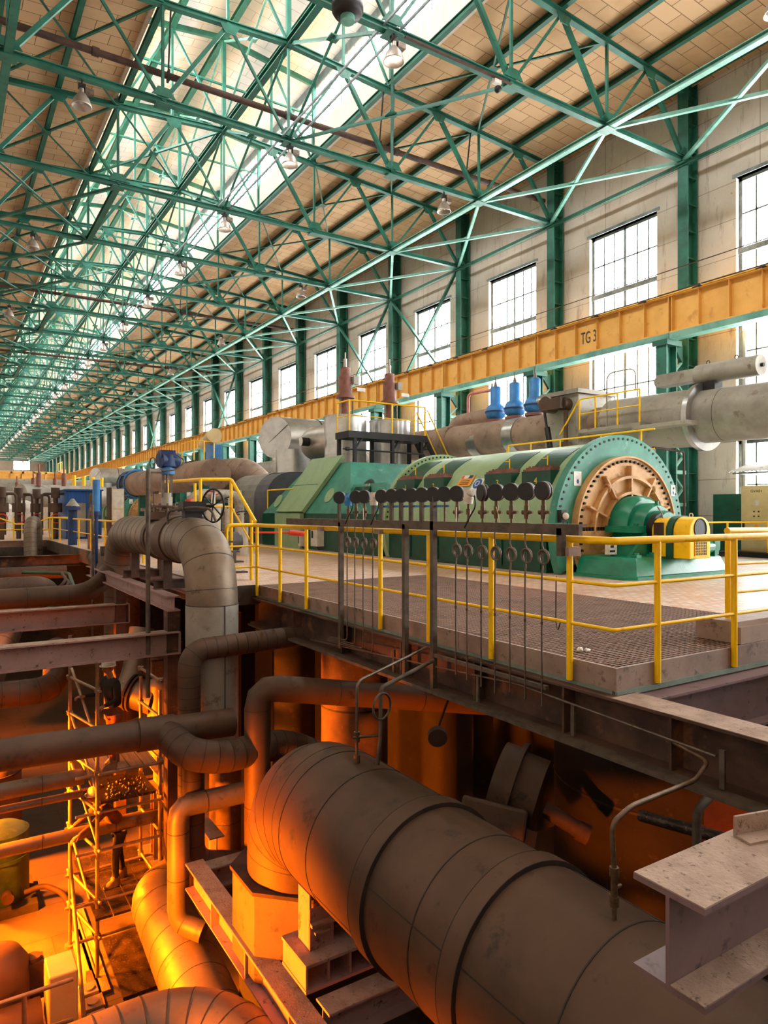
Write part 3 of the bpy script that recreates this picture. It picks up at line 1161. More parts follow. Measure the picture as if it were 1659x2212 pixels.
# ================================================================== operating floor: grating, railings
gr = thing('floor_grating', 'brown open steel bar grating along the pit edge of the operating floor', 'grating', (6.8, 8, -.05))
for k, (a, b) in enumerate(((GY0, 5.97), (5.99, 7.97), (7.99, 9.97), (9.99, GY1))):
    g = MB()
    n = int((b - a) / .055)
    for i in range(n + 1):
        y = a + (b - a) * i / n
        g.box(4.93, GX, y - .006, y + .006, -.045, 0)
    x = 4.93
    while x < GX:
        g.box(x - .005, x + .005, a, b, -.02, -.002)
        x += .085
    g.build('grating_panel', GRATE, gr)
solo('grating_support', MB().box(4.93, GX, 5.95, 6.03, -.25, -.05).box(4.93, GX, 7.95, 8.03, -.25, -.05).box(4.93, GX, 9.95, 10.03, -.25, -.05).box(6.8, 6.9, GY0, GY1, -.25, -.05), GIRD, 'dark steel support frame under the bar grating', 'support frame')
tp = thing('toe_plate', 'grey brown upright plate edging the grating around the platform corner', 'toe plate', (4.9, 8, -.2))
for a, b in ((GY0, 6.1), (6.11, 8.2), (8.21, 10.3), (10.31, 12.06)):
    MB().box(4.88, 4.91, a, b, -.2, .004).build('edge_plate', KICK, tp)
for a, b in ((4.88, 6.6), (6.61, 8.7)):
    MB().box(a, b, GY0 - .03, GY0, -.2, .004).build('edge_plate', KICK, tp)
MB().box(4.86, 4.885, GY0, 12.06, -.235, -.19).box(4.86, 8.7, GY0 - .055, GY0 - .03, -.235, -.19).build('lower_strip', STRIP, tp)

PR = .024


def railing(name, label, posts, rails, zb=-.18, r=.03):
    """posts: (x, y); rails: (path, radius)"""
    t = thing(name, label, 'railing', (posts[0][0], posts[0][1], zb))
    for p in posts:
        z0, z1 = (p[2], p[3]) if len(p) > 3 else (zb, 1.09)
        MB().cyl((p[0], p[1], z0), (p[0], p[1], z1), r, 14).build('post', RAILY, t)
    for path, rr, nm in rails:
        MB().tube(path, rr, 12).build(nm, RAILY, t)
    return t


ys = [4.43, 5.5, 6.6, 7.67, 8.75, 9.85, 10.85, 11.87]
posts = [(4.83, y) for y in ys] + [(5.41, 3.93), (6.61, 3.93), (7.8, 3.93)]
rails = [([(4.83, 12.0, 1.1), (4.83, 3.93, 1.1), (8.7, 3.93, 1.1)], .034, 'top_rail')]
for z in (.72, .34):
    rails.append(([(4.83, 12.0, z), (4.83, 3.93, z), (8.7, 3.93, z)], .017, 'mid_rail'))
rails[0] = (bend(rails[0][0], .02, 2), .034, 'top_rail')
rails[1:] = [(bend(p, .02, 2), r, n) for p, r, n in rails[1:]]
rails.append((bend([(4.83, 12.0, 1.1), (4.3, 12.0, 1.1), (4.3, 12.0, 0)], .1), .034, 'end_hoop'))
for z in (.72, .34):
    rails.append(([(4.83, 11.95, z), (4.3, 11.95, z)], .017, 'mid_rail'))
railing('pit_railing', 'yellow tube railing along the pit edge and round the grating corner', posts, rails)
railing('stair_railing', 'short yellow railing on a kerb right of the platform corner', [(6.95, 4.2, .23, 1.15), (8.2, 4.2, .23, 1.15)],
        [([(6.93, 4.2, 1.15), (8.6, 4.2, 1.13)], .034, 'top_rail'), ([(6.95, 4.2, .8), (8.6, 4.2, .78)], .017, 'mid_rail'), ([(6.95, 4.2, .5), (8.6, 4.2, .48)], .017, 'mid_rail')])
solo('kerb_block', MB().box(6.85, 8.7, 4.05, 4.5, 0, .22).box(6.85, 8.7, 4.0, 4.06, 0, .17), KICK, 'low grey concrete kerb on the grating under the short railing', 'kerb')
rg = MB()
rg.blob((5.18, 4.62, .02), (.035, .03, .025), 9, 6, .35).blob((5.23, 4.58, .018), (.03, .022, .02), 9, 6, .35).blob((5.27, 4.6, .012), (.03, .012, .012), 8, 5, .4)
solo('crumpled_rag', rg, SIGNW, 'crumpled white rag lying on the grating near the corner', 'rag')
solo('bent_wire', MB().tube(bend([(4.86, 4.62, .74), (4.96, 4.72, .7), (5.02, 4.78, .3), (4.92, 4.66, .22), (4.86, 4.56, .35)], .05), .006, 8), RUSTD, 'bent rusty wire hanging from the railing by the corner post', 'wire')

# ================================================================== gauge rack on the railing
gk = thing('gauge_rack', 'long grimy steel angle rack with upright posts outside the yellow railing', 'rack', (4.72, 7.5, -.6))
MB().box(4.69, 4.74, 4.2, 10.3, 1.14, 1.24).box(4.74, 4.80, 4.2, 10.3, 1.22, 1.24).build('rail_bar', RACK, gk)
for y, z0, z1 in ((8.53, -.55, 1.2), (6.93, -.62, 1.2), (6.36, -.66, 1.52), (4.43, .95, 1.2)):
    MB().box(4.69, 4.75, y - .03, y + .03, z0, z1).build('upright', RACK, gk)
for y in (8.57, 7.65, 7.46, 7.22, 7.01, 6.8, 6.58):
    MB().box(4.70, 4.725, y - .032, y + .032, 1.2, 1.46).build('stub_plate', RACK, gk)
MB().box(4.74, 4.9, 9.2, 9.3, 1.06, 1.12).box(4.74, 4.9, 7.55, 7.68, 1.06, 1.12).box(4.74, 4.9, 4.36, 4.5, .95, 1.03).build('clamp_bracket', KICK, gk)
MB().box(4.735, 4.745, 6.1, 7.5, 1.40, 1.425).build('blue_strip', BLUE, gk)

PLACE = {'first': 'at the far left end of the rack', 'last': 'at the right end of the rack'}
gauges = [(8.57, .4, 0), (8.11, .2, 1), (7.89, .2, 1), (7.46, .1, 0), (7.22, .1, 0), (7.01, .1, 0), (6.8, .1, 0), (6.58, .1, 0), (6.36, .1, 0), (6.15, .1, 0), (5.93, .1, 2), (5.51, -.6, 2), (5.30, .0, 2), (5.08, .0, 2), (4.87, -.05, 2), (4.65, -.3, 2)]
GTXT = ['first at the far left end of the rack', 'second from the left, beside the blue transmitter', 'third from the left, with a paper tag', 'first of the row right of the white transmitter', 'second of the row on stub plates', 'third of the row on stub plates',
        'fourth of the row on stub plates', 'fifth of the row on stub plates', 'on the tall rack upright', 'just right of the tall rack upright', 'with white tag, left of the large transmitter', 'turned sideways right of the large transmitter',
        'third before the yellow sign, cord tied on', 'third from the right end', 'second from the right end', 'last at the right end of the rack']


def gauge_at(y, turn, style, label):
    t = thing('pressure_gauge', label, 'gauge', (4.72, y, 1.2), 'black pressure gauges on the rack')
    a = .35 + turn
    d = Vector((math.cos(a), math.sin(a), 0))       # direction the dial faces, towards the machine
    c = Vector((4.72, y, 1.545))
    R = .088
    MB().lathe([(.0, -.03), (R - .006, -.03), (R, -.024), (R, .004), (R - .006, .006), (R - .006, .01), (R, .012), (R, .032), (R - .01, .036)], c, d, 28).build('case', GAUGE, t)
    MB().cyl(c + d * .036, c + d * .038, R - .014, 24).build('dial', WHITE, t)
    MB().cyl(c - d * .0335, c - d * .03, R - .004, 28).build('back_plate', BLACK, t)
    if style == 0:
        MB().cyl((4.72, y, 1.2), (4.72, y, 1.46), .012, 8).build('stem', BRASS, t)
    else:
        s = MB().cyl((4.72, y, 1.24), (4.72, y, 1.28), .012, 10).cyl((4.72, y, 1.28), (4.72, y, 1.34), .022, 10, .028).cyl((4.72, y, 1.34), (4.72, y, 1.36), .03, 8).cyl((4.72, y, 1.36), (4.72, y, 1.41), .024, 10).cyl((4.72, y, 1.41), (4.72, y, 1.46), .018, 10)
        s.build('stem', BRASS, t)
        MB().cyl((4.72, y + .045, 1.345), (4.72, y - .085, 1.345), .014, 10).cyl((4.72, y + .05, 1.345), (4.72, y + .02, 1.345), .024, 8).cyl((4.72, y - .03, 1.345), (4.72, y - .05, 1.345), .02, 8).build('gauge_cock', BRASS, t)
    return t


for (y, turn, style), tx in zip(gauges, GTXT):
    t = gauge_at(y, turn, style, 'black round pressure gauge, ' + tx)
    if tx.startswith(('third from the left', 'with white')):
        MB().box(4.69, 4.693, y - .03, y - .012, 1.24, 1.40).build('paper_tag', SIGNW, t)
    if 'cord' in tx:
        MB().tube([(4.69, y - .03, 1.4), (4.69, y - .06, 1.33), (4.69, y - .08, 1.24)], .004, 6).build('cord', BEIGE, t)


def transmitter(y, label, head, big):
    t = thing('transmitter', label, 'transmitter', (4.72, y, 1.2))
    MB().cyl((4.72, y, 1.2), (4.72, y, 1.44), .014, 10).cyl((4.72, y, 1.32), (4.72, y, 1.38), .026, 10).build('stem', BRASS, t)
    h = MB()
    h.cyl((4.72, y, 1.43), (4.72, y, 1.50), .045 if big else .05, 14, .06).cyl((4.72, y, 1.50), (4.72, y, 1.60), .05 if big else .045, 14)
    h.cyl((4.72, y + .02, 1.55), (4.72, y - .1, 1.55), .045, 14)
    h.build('housing', head, t)
    MB().tube(bend([(4.72, y - .1, 1.52), (4.72, y - .12, 1.40), (4.7, y - .05, 1.3), (4.68, y + .02, 1.18)], .05), .008, 8).build('cable', BLACK, t)
    return t


transmitter(8.32, 'blue transmitter between the two leftmost gauges of the rack', BLUE, False)
transmitter(7.65, 'small white transmitter left of the gauges on stub plates', WHITE, False)
transmitter(5.74, 'large white transmitter in the right half of the gauge rack', WHITE, True)

tubes_y = [8.32, 8.11, 7.89, 7.65, 5.93, 5.74, 5.51, 5.30, 5.08, 4.87, 4.65]
TT = ['leftmost of the far group of four', 'second of the far group of four', 'third of the far group of four', 'last of the far group of four', 'first of the near group of seven', 'second of the near group of seven', 'third of the near group of seven',
      'fourth of the near group of seven', 'fifth of the near group of seven', 'sixth of the near group of seven', 'last of the near group of seven']
for k, (y, tx) in enumerate(zip(tubes_y, TT)):
    x, zc, R = 4.70, .93, .068
    zb = -.42 - .02 * (k % 4)
    path = [(x, y, 1.24), (x, y, 1.04), (x, y - .035, zc + .04)]
    n = 30
    path += [(x + .012 * math.cos(i / n * 2 * PI), y - .02 + R * math.sin(PI * .85 - i / n * 4 * PI) * .9, zc - R * math.cos(PI * .85 - i / n * 4 * PI)) for i in range(n + 1)]
    path += [(x, y - .01, zc - .1), (x, y, .75), (x, y, zb)]
    if k < 4:
        path = path[:-1] + bend([(x, y, .7), (x, y, zb), (x, y + .5 + .25 * k, zb - .03)], .07)
    t = thing('siphon_tube', 'thin steel gauge tube with coil, ' + tx, 'tube', (x, y, zb), 'coiled gauge tubes below the rack')
    MB().tube(path, .0085, 8).build('tube', TUBE, t)
    if k >= 4:
        MB().cyl((x, y, .3), (x, y, .33), .013, 8).cyl((x, y, -.2), (x, y, -.17), .013, 8).build('joint', BRASS, t)

# ================================================================== generator
GXC, GZC, GR = 13.1, .9, 2.05


def arc_poly(y, R, a0, a1, n, xc=GXC, zc=GZC):
    return [(xc + R * math.cos(a0 + (a1 - a0) * i / n), y, zc + R * math.sin(a0 + (a1 - a0) * i / n)) for i in range(n + 1)]


def disc_arc(y0, y1, R, Ri, a0, a1, n=56):
    """flat ring sector standing across the machine axis"""
    m = MB()
    o, i_ = arc_poly(y0, R, a0, a1, n), arc_poly(y0, Ri, a0, a1, n)
    vs = o + i_ + [(x, y1, z) for x, _, z in o] + [(x, y1, z) for x, _, z in i_]
    k = n + 1
    fs = []
    for j in range(n):
        fs += [(j, j + 1, k + j + 1, k + j), (2 * k + j, 3 * k + j, 3 * k + j + 1, 2 * k + j + 1), (j, 2 * k + j, 2 * k + j + 1, j + 1), (k + j, k + j + 1, 3 * k + j + 1, 3 * k + j)]
    for j in (0, n):
        fs.append((j, k + j, 3 * k + j, 2 * k + j))
    return m.add(vs, fs)


def build_generator(unit):
    ge = thing('generator', unit, 'generator', (GXC, 10.4, 0))
    m = MB()
    a, b = arc_poly(10.6, GR, PI, 0, 48), arc_poly(17.1, GR, PI, 0, 48)
    m.loft([[Vector(p) for p in a], [Vector(p) for p in b]], True, True)
    m.build('stator_shell', GENL, ge)
    MB().box(GXC - 2.0, GXC + 2.0, 10.85, 17.3, 0, .93).build('base_casing', GEND, ge)
    for k in range(5):
        y = 11.0 + k * 1.25
        MB().box(GXC - 2.03, GXC - 2.0, y, y + 1.15, .08, .86).build('casing_panel', GEND, ge)
    lo = math.asin(.88 / 2.19)
    bo = MB()
    for i in range(47):
        t = PI * 1.12 * (i / 46) - PI * .06
        c = (GXC + 2.1 * math.cos(t), 10.42, GZC + 2.1 * math.sin(t))
        bo.cyl(c, (c[0], 10.405, c[2]), .028, 10)
    disc_arc(10.42, 10.62, 2.19, 1.5, -lo, PI + lo).join(bo, 1).build('end_flange', [FLNG, BOLT], ge)
    bo = MB()
    for i in range(47):
        t = PI * (i / 46)
        c = (GXC + 2.12 * math.cos(t), 17.1, GZC + 2.12 * math.sin(t))
        bo.cyl(c, (c[0], 17.085, c[2]), .028, 8)
    disc_arc(17.1, 17.3, 2.2, 1.5, -lo, PI + lo).join(bo, 1).build('end_flange', [GENL, BOLT], ge)
    # tan end shield with ribs
    lo2 = math.asin(.86 / 1.7)
    sh = disc_arc(10.3, 10.42, 1.7, .5, -lo2, PI + lo2)
    bo = MB()
    for i in range(46):
        t = (PI + 2 * lo2) * (i / 45) - lo2
        if abs(math.sin(t)) < .04:
            continue
        c = Vector((GXC + 1.58 * math.cos(t), 10.3, GZC + 1.58 * math.sin(t)))
        bo.cyl(c, c + Vector((0, -.06, 0)), .028, 8)
    for i in range(11):
        bo.cyl((GXC - 1.55 + i * .095, 10.2, GZC + .03), (GXC - 1.55 + i * .095, 10.2, GZC + .11), .03, 8)
    es = sh.join(bo, 1).build('end_shield', [TAN, BOLT], ge)
    for R in (1.22, .86, .58):
        disc_arc(10.17, 10.3, R + .03, R - .03, .0, PI).build('ring_rib', TAN, es)
    disc_arc(10.24, 10.3, 1.7, 1.66, -lo2, PI + lo2).build('ring_rib', TAN, es)
    for t in (22, 55, 90, 125, 158):
        t = math.radians(t)
        e = Vector((math.cos(t), 0, math.sin(t)))
        c = Vector((GXC, 10.235, GZC))
        MB().bar(c + e * .55, c + e * 1.48, .045, .13, (0, 1, 0)).build('radial_rib', TAN, es)
    MB().box(GXC - 1.66, GXC - .5, 10.14, 10.32, GZC - .09, GZC + .03).build('split_flange', TAN, es)
    MB().box(GXC + .5, GXC + 1.66, 10.14, 10.32, GZC - .09, GZC + .03).build('split_flange', TAN, es)
    for t in (215, 240):
        t = math.radians(t - 8)
        e = Vector((math.cos(t), 0, math.sin(t)))
        c = Vector((GXC, 10.235, GZC))
        MB().bar(c + e * .55, c + e * 1.0, .045, .13, (0, 1, 0)).build('radial_rib', TAN, es)
    for x in (GXC - .78, GXC + .78):
        MB().torus((x, 10.24, GZC + .95), (1, 0, 0), .09, .028, 16, 8).build('lifting_eye', TAN, es)
    MB().lathe([(.62, 0), (.62, .14), (.5, .16), (.5, .34)], (GXC, 10.3, GZC), (0, -1, 0), 36).build('shaft_seal', BLACK, ge)
    # terminal boxes on the flank, with their dark bands over the shell
    for n, (y0, y1) in enumerate(((16.1, 17.0), (14.75, 15.65), (12.15, 13.1), (10.9, 11.8))):
        zt_, zb_ = 2.26, 1.84
        bx = MB().box(11.28, 12.0, y0, y1, zb_, zt_).build('terminal_box', GEND, ge)
        tm = MB().box(11.3, 11.85, y0 + .03, y1 - .03, zt_, zt_ + .05)
        for i in range(7):
            for j in range(2):
                tm.cyl((11.4 + j * .3, y0 + .1 + i * .11, zt_ + .05), (11.4 + j * .3, y0 + .1 + i * .11, zt_ + .12), .028, 8)
        tm.box(11.36, 11.8, y0 + .06, y1 - .06, zt_ + .05, zt_ + .09)
        tm.build('terminal_cover', REDBR, bx)
        MB().cyl((11.6, y0 + .4, zt_ + .05), (11.6, y0 + .4, zt_ + .36), .014, 8).bar((11.6, y0 + .4, zt_ + .3), (11.6, y0 + .55, zt_ + .3), .02, .02).build('vent_cock', RAILY, bx)
        bnd = MB()
        p0, p1 = arc_poly(y0 + .1, GR + .012, math.radians(139), math.radians(112), 8), arc_poly(y1, GR + .012, math.radians(139), math.radians(112), 8)
        q0, q1 = arc_poly(y0 + .1, GR - .02, math.radians(139), math.radians(112), 8), arc_poly(y1, GR - .02, math.radians(139), math.radians(112), 8)
        bnd.loft([[Vector(p) for p in (p0 + q0[::-1])], [Vector(p) for p in (p1 + q1[::-1])]], False, True)
        bnd.build('dark_band', GEND, ge)
        text_part('painted_number', '1234'[n], .2, (11.275, (y0 + y1) / 2, 2.03), (PI / 2, 0, -PI / 2), YELN, ge)
    return ge


ge = build_generator('big pale green generator with riveted flange and tan end shield in the foreground')
# plates and signs fixed to the generator
for x, z, w, h in ((11.6, 2.06, .23, .31), (14.93, 1.85, .17, .26)):
    p = MB().box(x - w / 2, x + w / 2, 10.41, 10.42, z - h / 2, z + h / 2).build('sign_plate', SIGNW, ge)
    m = MB().cyl((x, 10.409, z - h * .17), (x, 10.4085, z - h * .17), w * .17, 18).box(x - w * .14, x + w * .14, 10.4085, 10.409, z - h * .35, z - h * .17)
    m.build('blue_mark', SIGNB, p)
    f = MB()
    for i in range(5):
        t = math.radians(35 + i * 27.5)
        f.bar((x + w * .2 * math.cos(t), 10.409, z - h * .17 + w * .2 * math.sin(t)), (x + w * .4 * math.cos(t), 10.409, z - h * .17 + w * .62 * math.sin(t)), 0.0022, .0015, (0, 1, 0))
    f.torus((x, 10.409, z + h * .1), (0, 1, 0), w * .38, .0012, 20, 4, 0, PI)
    f.build('fan_drawing', SIGNK, p)


def on_shell(y0, y1, a0, a1, lift):
    """flat plate laid on the shell between two angles (degrees)"""
    P = lambda y, a, R: Vector((GXC + R * math.cos(math.radians(a)), y, GZC + R * math.sin(math.radians(a))))
    m = MB()
    q = [P(y0, a0, GR + lift), P(y1, a0, GR + lift), P(y1, a1, GR + lift), P(y0, a1, GR + lift)]
    n = (q[1] - q[0]).cross(q[3] - q[0]).normalized()
    return m.prism(q, n * -.006)


sg = on_shell(13.75, 14.3, 148, 138, .02).build('warning_sign', SIGNY, ge)
on_shell(13.78, 14.27, 141.6, 138.4, .03).build('white_header', SIGNW, sg)
on_shell(13.8, 13.95, 141.4, 138.6, .034).build('black_triangle', SIGNK, sg)
on_shell(14.15, 14.25, 141.2, 138.8, .034).build('red_ring', RED, sg)
l_ = MB()
for a in (143.2, 144.8, 146.2):
    q = on_shell(13.85, 14.2, a + .35, a, .03)
    l_.add(q.v, q.f)
l_.build('text_lines', SIGNK, sg)
sb = on_shell(13.28, 13.66, 151, 142, .02).build('ear_protection_sign', SIGNW, ge)
c_ = Vector((GXC + (GR + .032) * math.cos(math.radians(146.5)), 13.47, GZC + (GR + .032) * math.sin(math.radians(146.5))))
nrm = Vector((math.cos(math.radians(146.5)), 0, math.sin(math.radians(146.5))))
MB().cyl(c_ - nrm * .01, c_, .15, 24).build('blue_disc', SIGNB, sb)
MB().torus(c_ + nrm * .004, nrm, .07, .012, 20, 6).build('white_head_mark', SIGNW, sb)
kn = thing('lamp_switch', 'small white round knob box on the left side of the green flange', 'switch', (11.05, 10.4, 1.2))
MB().box(10.98, 11.14, 10.3, 10.41, 1.12, 1.38).build('back_box', BLACK, kn)
MB().sphere((11.08, 10.28, 1.25), .075).build('knob', WHITE, kn)
MB().torus((11.16, 10.36, 1.08), (0, 1, 0), .07, .008, 20, 6).build('cable_loop', BLACK, kn)

# bearing pedestal, guard and motor in front of the shield
be = thing('bearing_pedestal', 'glossy green cast bearing pedestal on a wide base before the tan shield', 'bearing pedestal', (13.0, 9.6, 0))
PED = mat('thick_green_enamel', '#0f8464', '#0b6c53', rough=.28, scale=3, bump=.2)
PED.node_tree.nodes['Principled BSDF'].inputs['Specular IOR Level'].default_value = .5
rings = []
for z, g in ((0, .12), (.06, .12), (.07, .04), (.36, -.06), (.42, -.14)):
    x0, x1, y0, y1, c = 11.35 - g, 14.7 + g, 8.85 - g, 10.2, .18
    rings.append([Vector(p) for p in ((x0 + c, y0, z), (x1 - c, y0, z), (x1, y0 + c, z), (x1, y1, z), (x0, y1, z), (x0, y0 + c, z))])
MB().loft(rings, False, True).build('base', PED, be)
fo = MB()
for x in (11.7, 12.2, 13.75, 14.35):
    fo.box(x, x + .16, 8.98, 9.12, .4, .47).cyl((x + .08, 9.05, .47), (x + .08, 9.05, .51), .06, 6)
fo.build('base_bolts', PED, be)
pd = MB()
pd.loft([[Vector(p) for p in ((12.2, 9.35, .4), (13.85, 9.35, .4), (13.85, 10.15, .4), (12.2, 10.15, .4))], [Vector(p) for p in ((12.4, 9.4, .92), (13.7, 9.4, .92), (13.7, 10.1, .92), (12.4, 10.1, .92))]], False, True)
pd.prism([(11.9, 9.3, .4), (12.45, 9.3, .4), (12.45, 9.3, .9)], (0, .08, 0)).prism([(13.65, 9.3, .4), (14.2, 9.3, .4), (13.65, 9.3, .9)], (0, .08, 0))
pd.build('lower_housing', PED, be)
MB().box(12.15, 13.95, 9.35, 10.15, .9, 1.04).build('split_flange', PED, be)
up = MB()
for y0, y1, R in ((9.75, 10.2, .74), (9.45, 9.75, .58), (9.2, 9.45, .42)):
    a, b = arc_poly(y1, R, PI, 0, 24, 13.05, .95), arc_poly(y0, R * .9, PI, 0, 24, 13.05, .95)
    a2 = arc_poly(y0 + .1, R, PI, 0, 24, 13.05, .95)
    up.loft([[Vector(p) for p in a], [Vector(p) for p in a2], [Vector(p) for p in b]], True, True)
up.build('upper_housing', PED, be)
MB().cyl((13.05, 9.5, 1.46), (13.05, 9.5, 1.58), .04, 8).cyl((12.3, 9.45, 1.0), (12.3, 9.45, 1.1), .05, 8).cyl((13.8, 9.45, 1.0), (13.8, 9.45, 1.1), .05, 8).build('housing_bolts', PED, be)
solo('signal_cable', MB().tube(bend([(12.25, 9.5, .55), (12.0, 9.4, .35), (12.1, 9.25, .22), (12.5, 9.2, .3), (12.55, 9.15, .7), (12.72, 9.1, 1.25), (12.8, 9.3, 1.45)], .12), .012, 8), TUBE, 'thin grey cable looping over the green bearing pedestal', 'cable')


def round_top(x0, x1, y0, y1, z0, z1, r, n=8):
    poly = [(x0, y0, z0), (x1, y0, z0)]
    poly += [(x1 - r + r * math.sin(PI / 2 * (1 - i / n)), y0, z1 - r + r * math.cos(PI / 2 * (1 - i / n))) for i in range(n + 1)]
    poly += [(x0 + r - r * math.sin(PI / 2 * i / n), y0, z1 - r + r * math.cos(PI / 2 * i / n)) for i in range(n + 1)]
    return MB().prism(poly, (0, y1 - y0, 0))


mo = thing('exciter_motor', 'yellow motor cowl with round window and square grille on the green pedestal', 'motor', (12.85, 8.8, .42))
round_top(12.5, 13.2, 8.35, 8.72, .40, 1.24, .3).build('front_cowl', RAILY, mo, bevel=.02)
round_top(12.46, 13.24, 8.72, 8.86, .42, 1.26, .32).build('green_band', GEND, mo)
gd = round_top(12.5, 13.2, 8.88, 9.22, .42, 1.22, .28).build('coupling_guard', RAILY, mo, bevel=.015)
MB().box(12.488, 12.5, 8.93, 9.17, .86, 1.12).build('mesh_vent', RUSTD, gd)
MB().cyl((12.85, 9.22, .95), (12.85, 9.35, .95), .36, 24).build('shaft_collar', BLACK, mo)
MB().cyl((12.85, 8.345, 1.0), (12.85, 8.35, 1.0), .2, 28).torus((12.85, 8.345, 1.0), (0, 1, 0), .2, .015, 28, 6).build('round_window', BLACK, mo)
gl = MB().box(12.66, 13.06, 8.342, 8.35, .46, .74)
gl.build('grille_back', BLACK, mo)
gl = MB()
for i in range(8):
    gl.box(12.66 + i * .056, 12.668 + i * .056, 8.335, 8.345, .46, .74)
for i in range(6):
    gl.box(12.66, 13.06, 8.335, 8.345, .46 + i * .055, .468 + i * .055)
gl.build('grille', RAILY, mo)
MB().torus((12.85, 8.55, 1.27), (1, 0, 0), .04, .01, 14, 6).build('lifting_eye', WHITE, mo)
MB().cyl((13.3, 8.7, .6), (13.75, 8.75, .6), .16, 18).prism([(13.75, 8.6, .4), (13.95, 8.6, .55), (13.95, 8.6, .75), (13.75, 8.6, .82)], (0, .3, 0)).build('side_spout', PED, mo)
me_ = thing('meter_box', 'small white meter box on a thin post beside the bearing base', 'meter', (11.72, 9.6, 0))
MB().cyl((11.75, 9.62, 0), (11.75, 9.62, .5), .035, 10).build('post', TUBE, me_)
MB().box(11.55, 11.8, 9.54, 9.64, .46, .7).build('housing', WHITE, me_)
MB().box(11.6, 11.7, 9.535, 9.54, .6, .65).box(11.58, 11.74, 9.535, 9.54, .51, .55).build('display', BLACK, me_)

# ================================================================== turbine hood and casings
def build_hood(label):
    ho = thing('turbine_hood', label, 'turbine hood', (13.1, 22, 0))
    MB().box(11.05, 15.3, 17.5, 26.6, 0, 1.27).build('lower_casing', GEND, ho)
    lo = [(11.08, 19.4, 1.27), (15.3, 19.4, 1.27), (15.3, 26.6, 1.27), (11.08, 26.6, 1.27)]
    hi = [(12.0, 21.0, 3.07), (14.6, 21.0, 3.07), (14.6, 24.3, 3.07), (12.0, 24.3, 3.07)]
    MB().loft([[Vector(p) for p in lo], [Vector(p) for p in hi]], False, True).build('upper_hood', FLNG, ho)
    # near sloping step between generator and hood
    MB().loft([[Vector(p) for p in ((11.2, 17.5, 1.27), (15.1, 17.5, 1.27), (15.1, 19.4, 1.27), (11.2, 19.4, 1.27))], [Vector(p) for p in ((11.7, 18.2, 2.25), (14.7, 18.2, 2.25), (14.7, 20.6, 2.25), (11.7, 20.6, 2.25))]], False, True).build('sloping_step', FLNG, ho)
    # pale panel leaning up the flank
    a, b = Vector((11.08, 0, 1.27)), Vector((12.0, 0, 3.07))
    n = Vector((-1.8, 0, .92)).normalized()
    q = [Vector((11.08, 22.7, 1.27)), Vector((11.08, 25.0, 1.27)), Vector((12.1, 23.9, 3.27)), Vector((12.1, 21.5, 3.27))]
    pp = MB().prism([p + n * .02 for p in q], n * .14).build('pale_flank_panel', GENL, ho)
    MB().prism([q[0] + n * .161 + Vector((.5, -.3, .98)), q[1] + n * .161 + Vector((.5, -.26, .98)), q[1] + n * .161 + Vector((.51, -.26, 1.0)), q[0] + n * .161 + Vector((.51, -.3, 1.0))], n * .004).build('panel_joint', GEND, pp)
    MB().box(10.9, 11.06, 22.75, 25.0, 0, 1.27).build('pale_lower_panel', GENL, ho)
    for y, z in ((21.4, 1.9), (25.6, 1.75)):
        c = Vector((11.08 + (z - 1.27) * .51, y, z))
        MB().cyl(c - n * .02, c + n * .03, .28, 24).build('oval_cover', GENL, ho)
    # recessed hatch with a scoop on the step
    hp = MB()
    for i in range(13):
        t = PI * i / 12
    c = Vector((11.62, 19.3, 2.02))
    hp.lathe([(.42, 0), (.42, .03), (.36, .03)], c, n, 28)
    hp.build('hatch_ring', GEND, ho)
    MB().cyl(c + n * .03, c + n * .032, .37, 28).build('hatch_hole', BLACK, ho)
    sc = MB()
    rr = []
    for k in range(5):
        f = k / 4
        rr.append([c + Vector((-.25 * f * math.sin(PI * i / 10) - .12, .5 * math.cos(PI * i / 10), -.05 - .42 * math.sin(PI * i / 10) * (1 - .25 * f) + .18 * f)) for i in range(11)])
    sc.loft(rr, True, False)
    sc.build('hatch_scoop', GEND, ho)
    MB().bar(c + n * .05 + Vector((0, .08, -.2)), c + n * .05 + Vector((.1, .08, .2)), .03, .03).bar(c + n * .05 + Vector((0, -.12, -.2)), c + n * .05 + Vector((.1, -.12, .2)), .03, .03).bar(c + n * .05 + Vector((.05, .08, 0)), c + n * .05 + Vector((.05, -.12, 0)), .03, .03).build('hatch_rungs', WHITE, ho)
    return ho


ho = build_hood('dark green turbine hood with sloping sides behind the generator')


def build_casing(label):
    ca = thing('turbine_casing', label, 'turbine casing', (13.2, 28.5, 0))
    def sec(y, x0, x1, h):
        r = 1.1
        return [Vector(p) for p in [(x0, y, 0), (x1, y, 0)] + [(x1 - r + r * math.cos(PI / 2 * i / 6), y, h - r + r * math.sin(PI / 2 * i / 6)) for i in range(7)] + [(x0 + r - r * math.sin(PI / 2 * i / 6), y, h - r + r * math.cos(PI / 2 * i / 6)) for i in range(7)]]
    MB().loft([sec(26.65, 11.25, 15.2, 3.0), sec(28.0, 11.25, 15.2, 3.0)], False, True).build('dark_section', GREYD, ca)
    MB().loft([sec(28.0, 11.3, 15.1, 3.05), sec(31.2, 11.3, 15.1, 3.05)], False, True).build('grey_section', GREYC, ca)
    MB().loft([sec(31.2, 11.9, 14.5, 2.6), sec(34.5, 11.9, 14.5, 2.6)], False, True).build('far_section', GREYC, ca)
    MB().box(11.27, 11.3, 29.5, 30.2, 1.5, 2.3).build('name_plate', WHITE, ca)
    return ca


ca = build_casing('grey rounded turbine casing left of the green hood')
solo('casing_railing', MB().cyl((11.2, 26.4, 1.3), (11.2, 26.4, 2.2), .03, 10).cyl((11.2, 26.4, 2.2), (11.2, 23.9, 2.2), .03, 10), RAILY, 'thin yellow rail at the joint of hood and grey casing', 'railing')


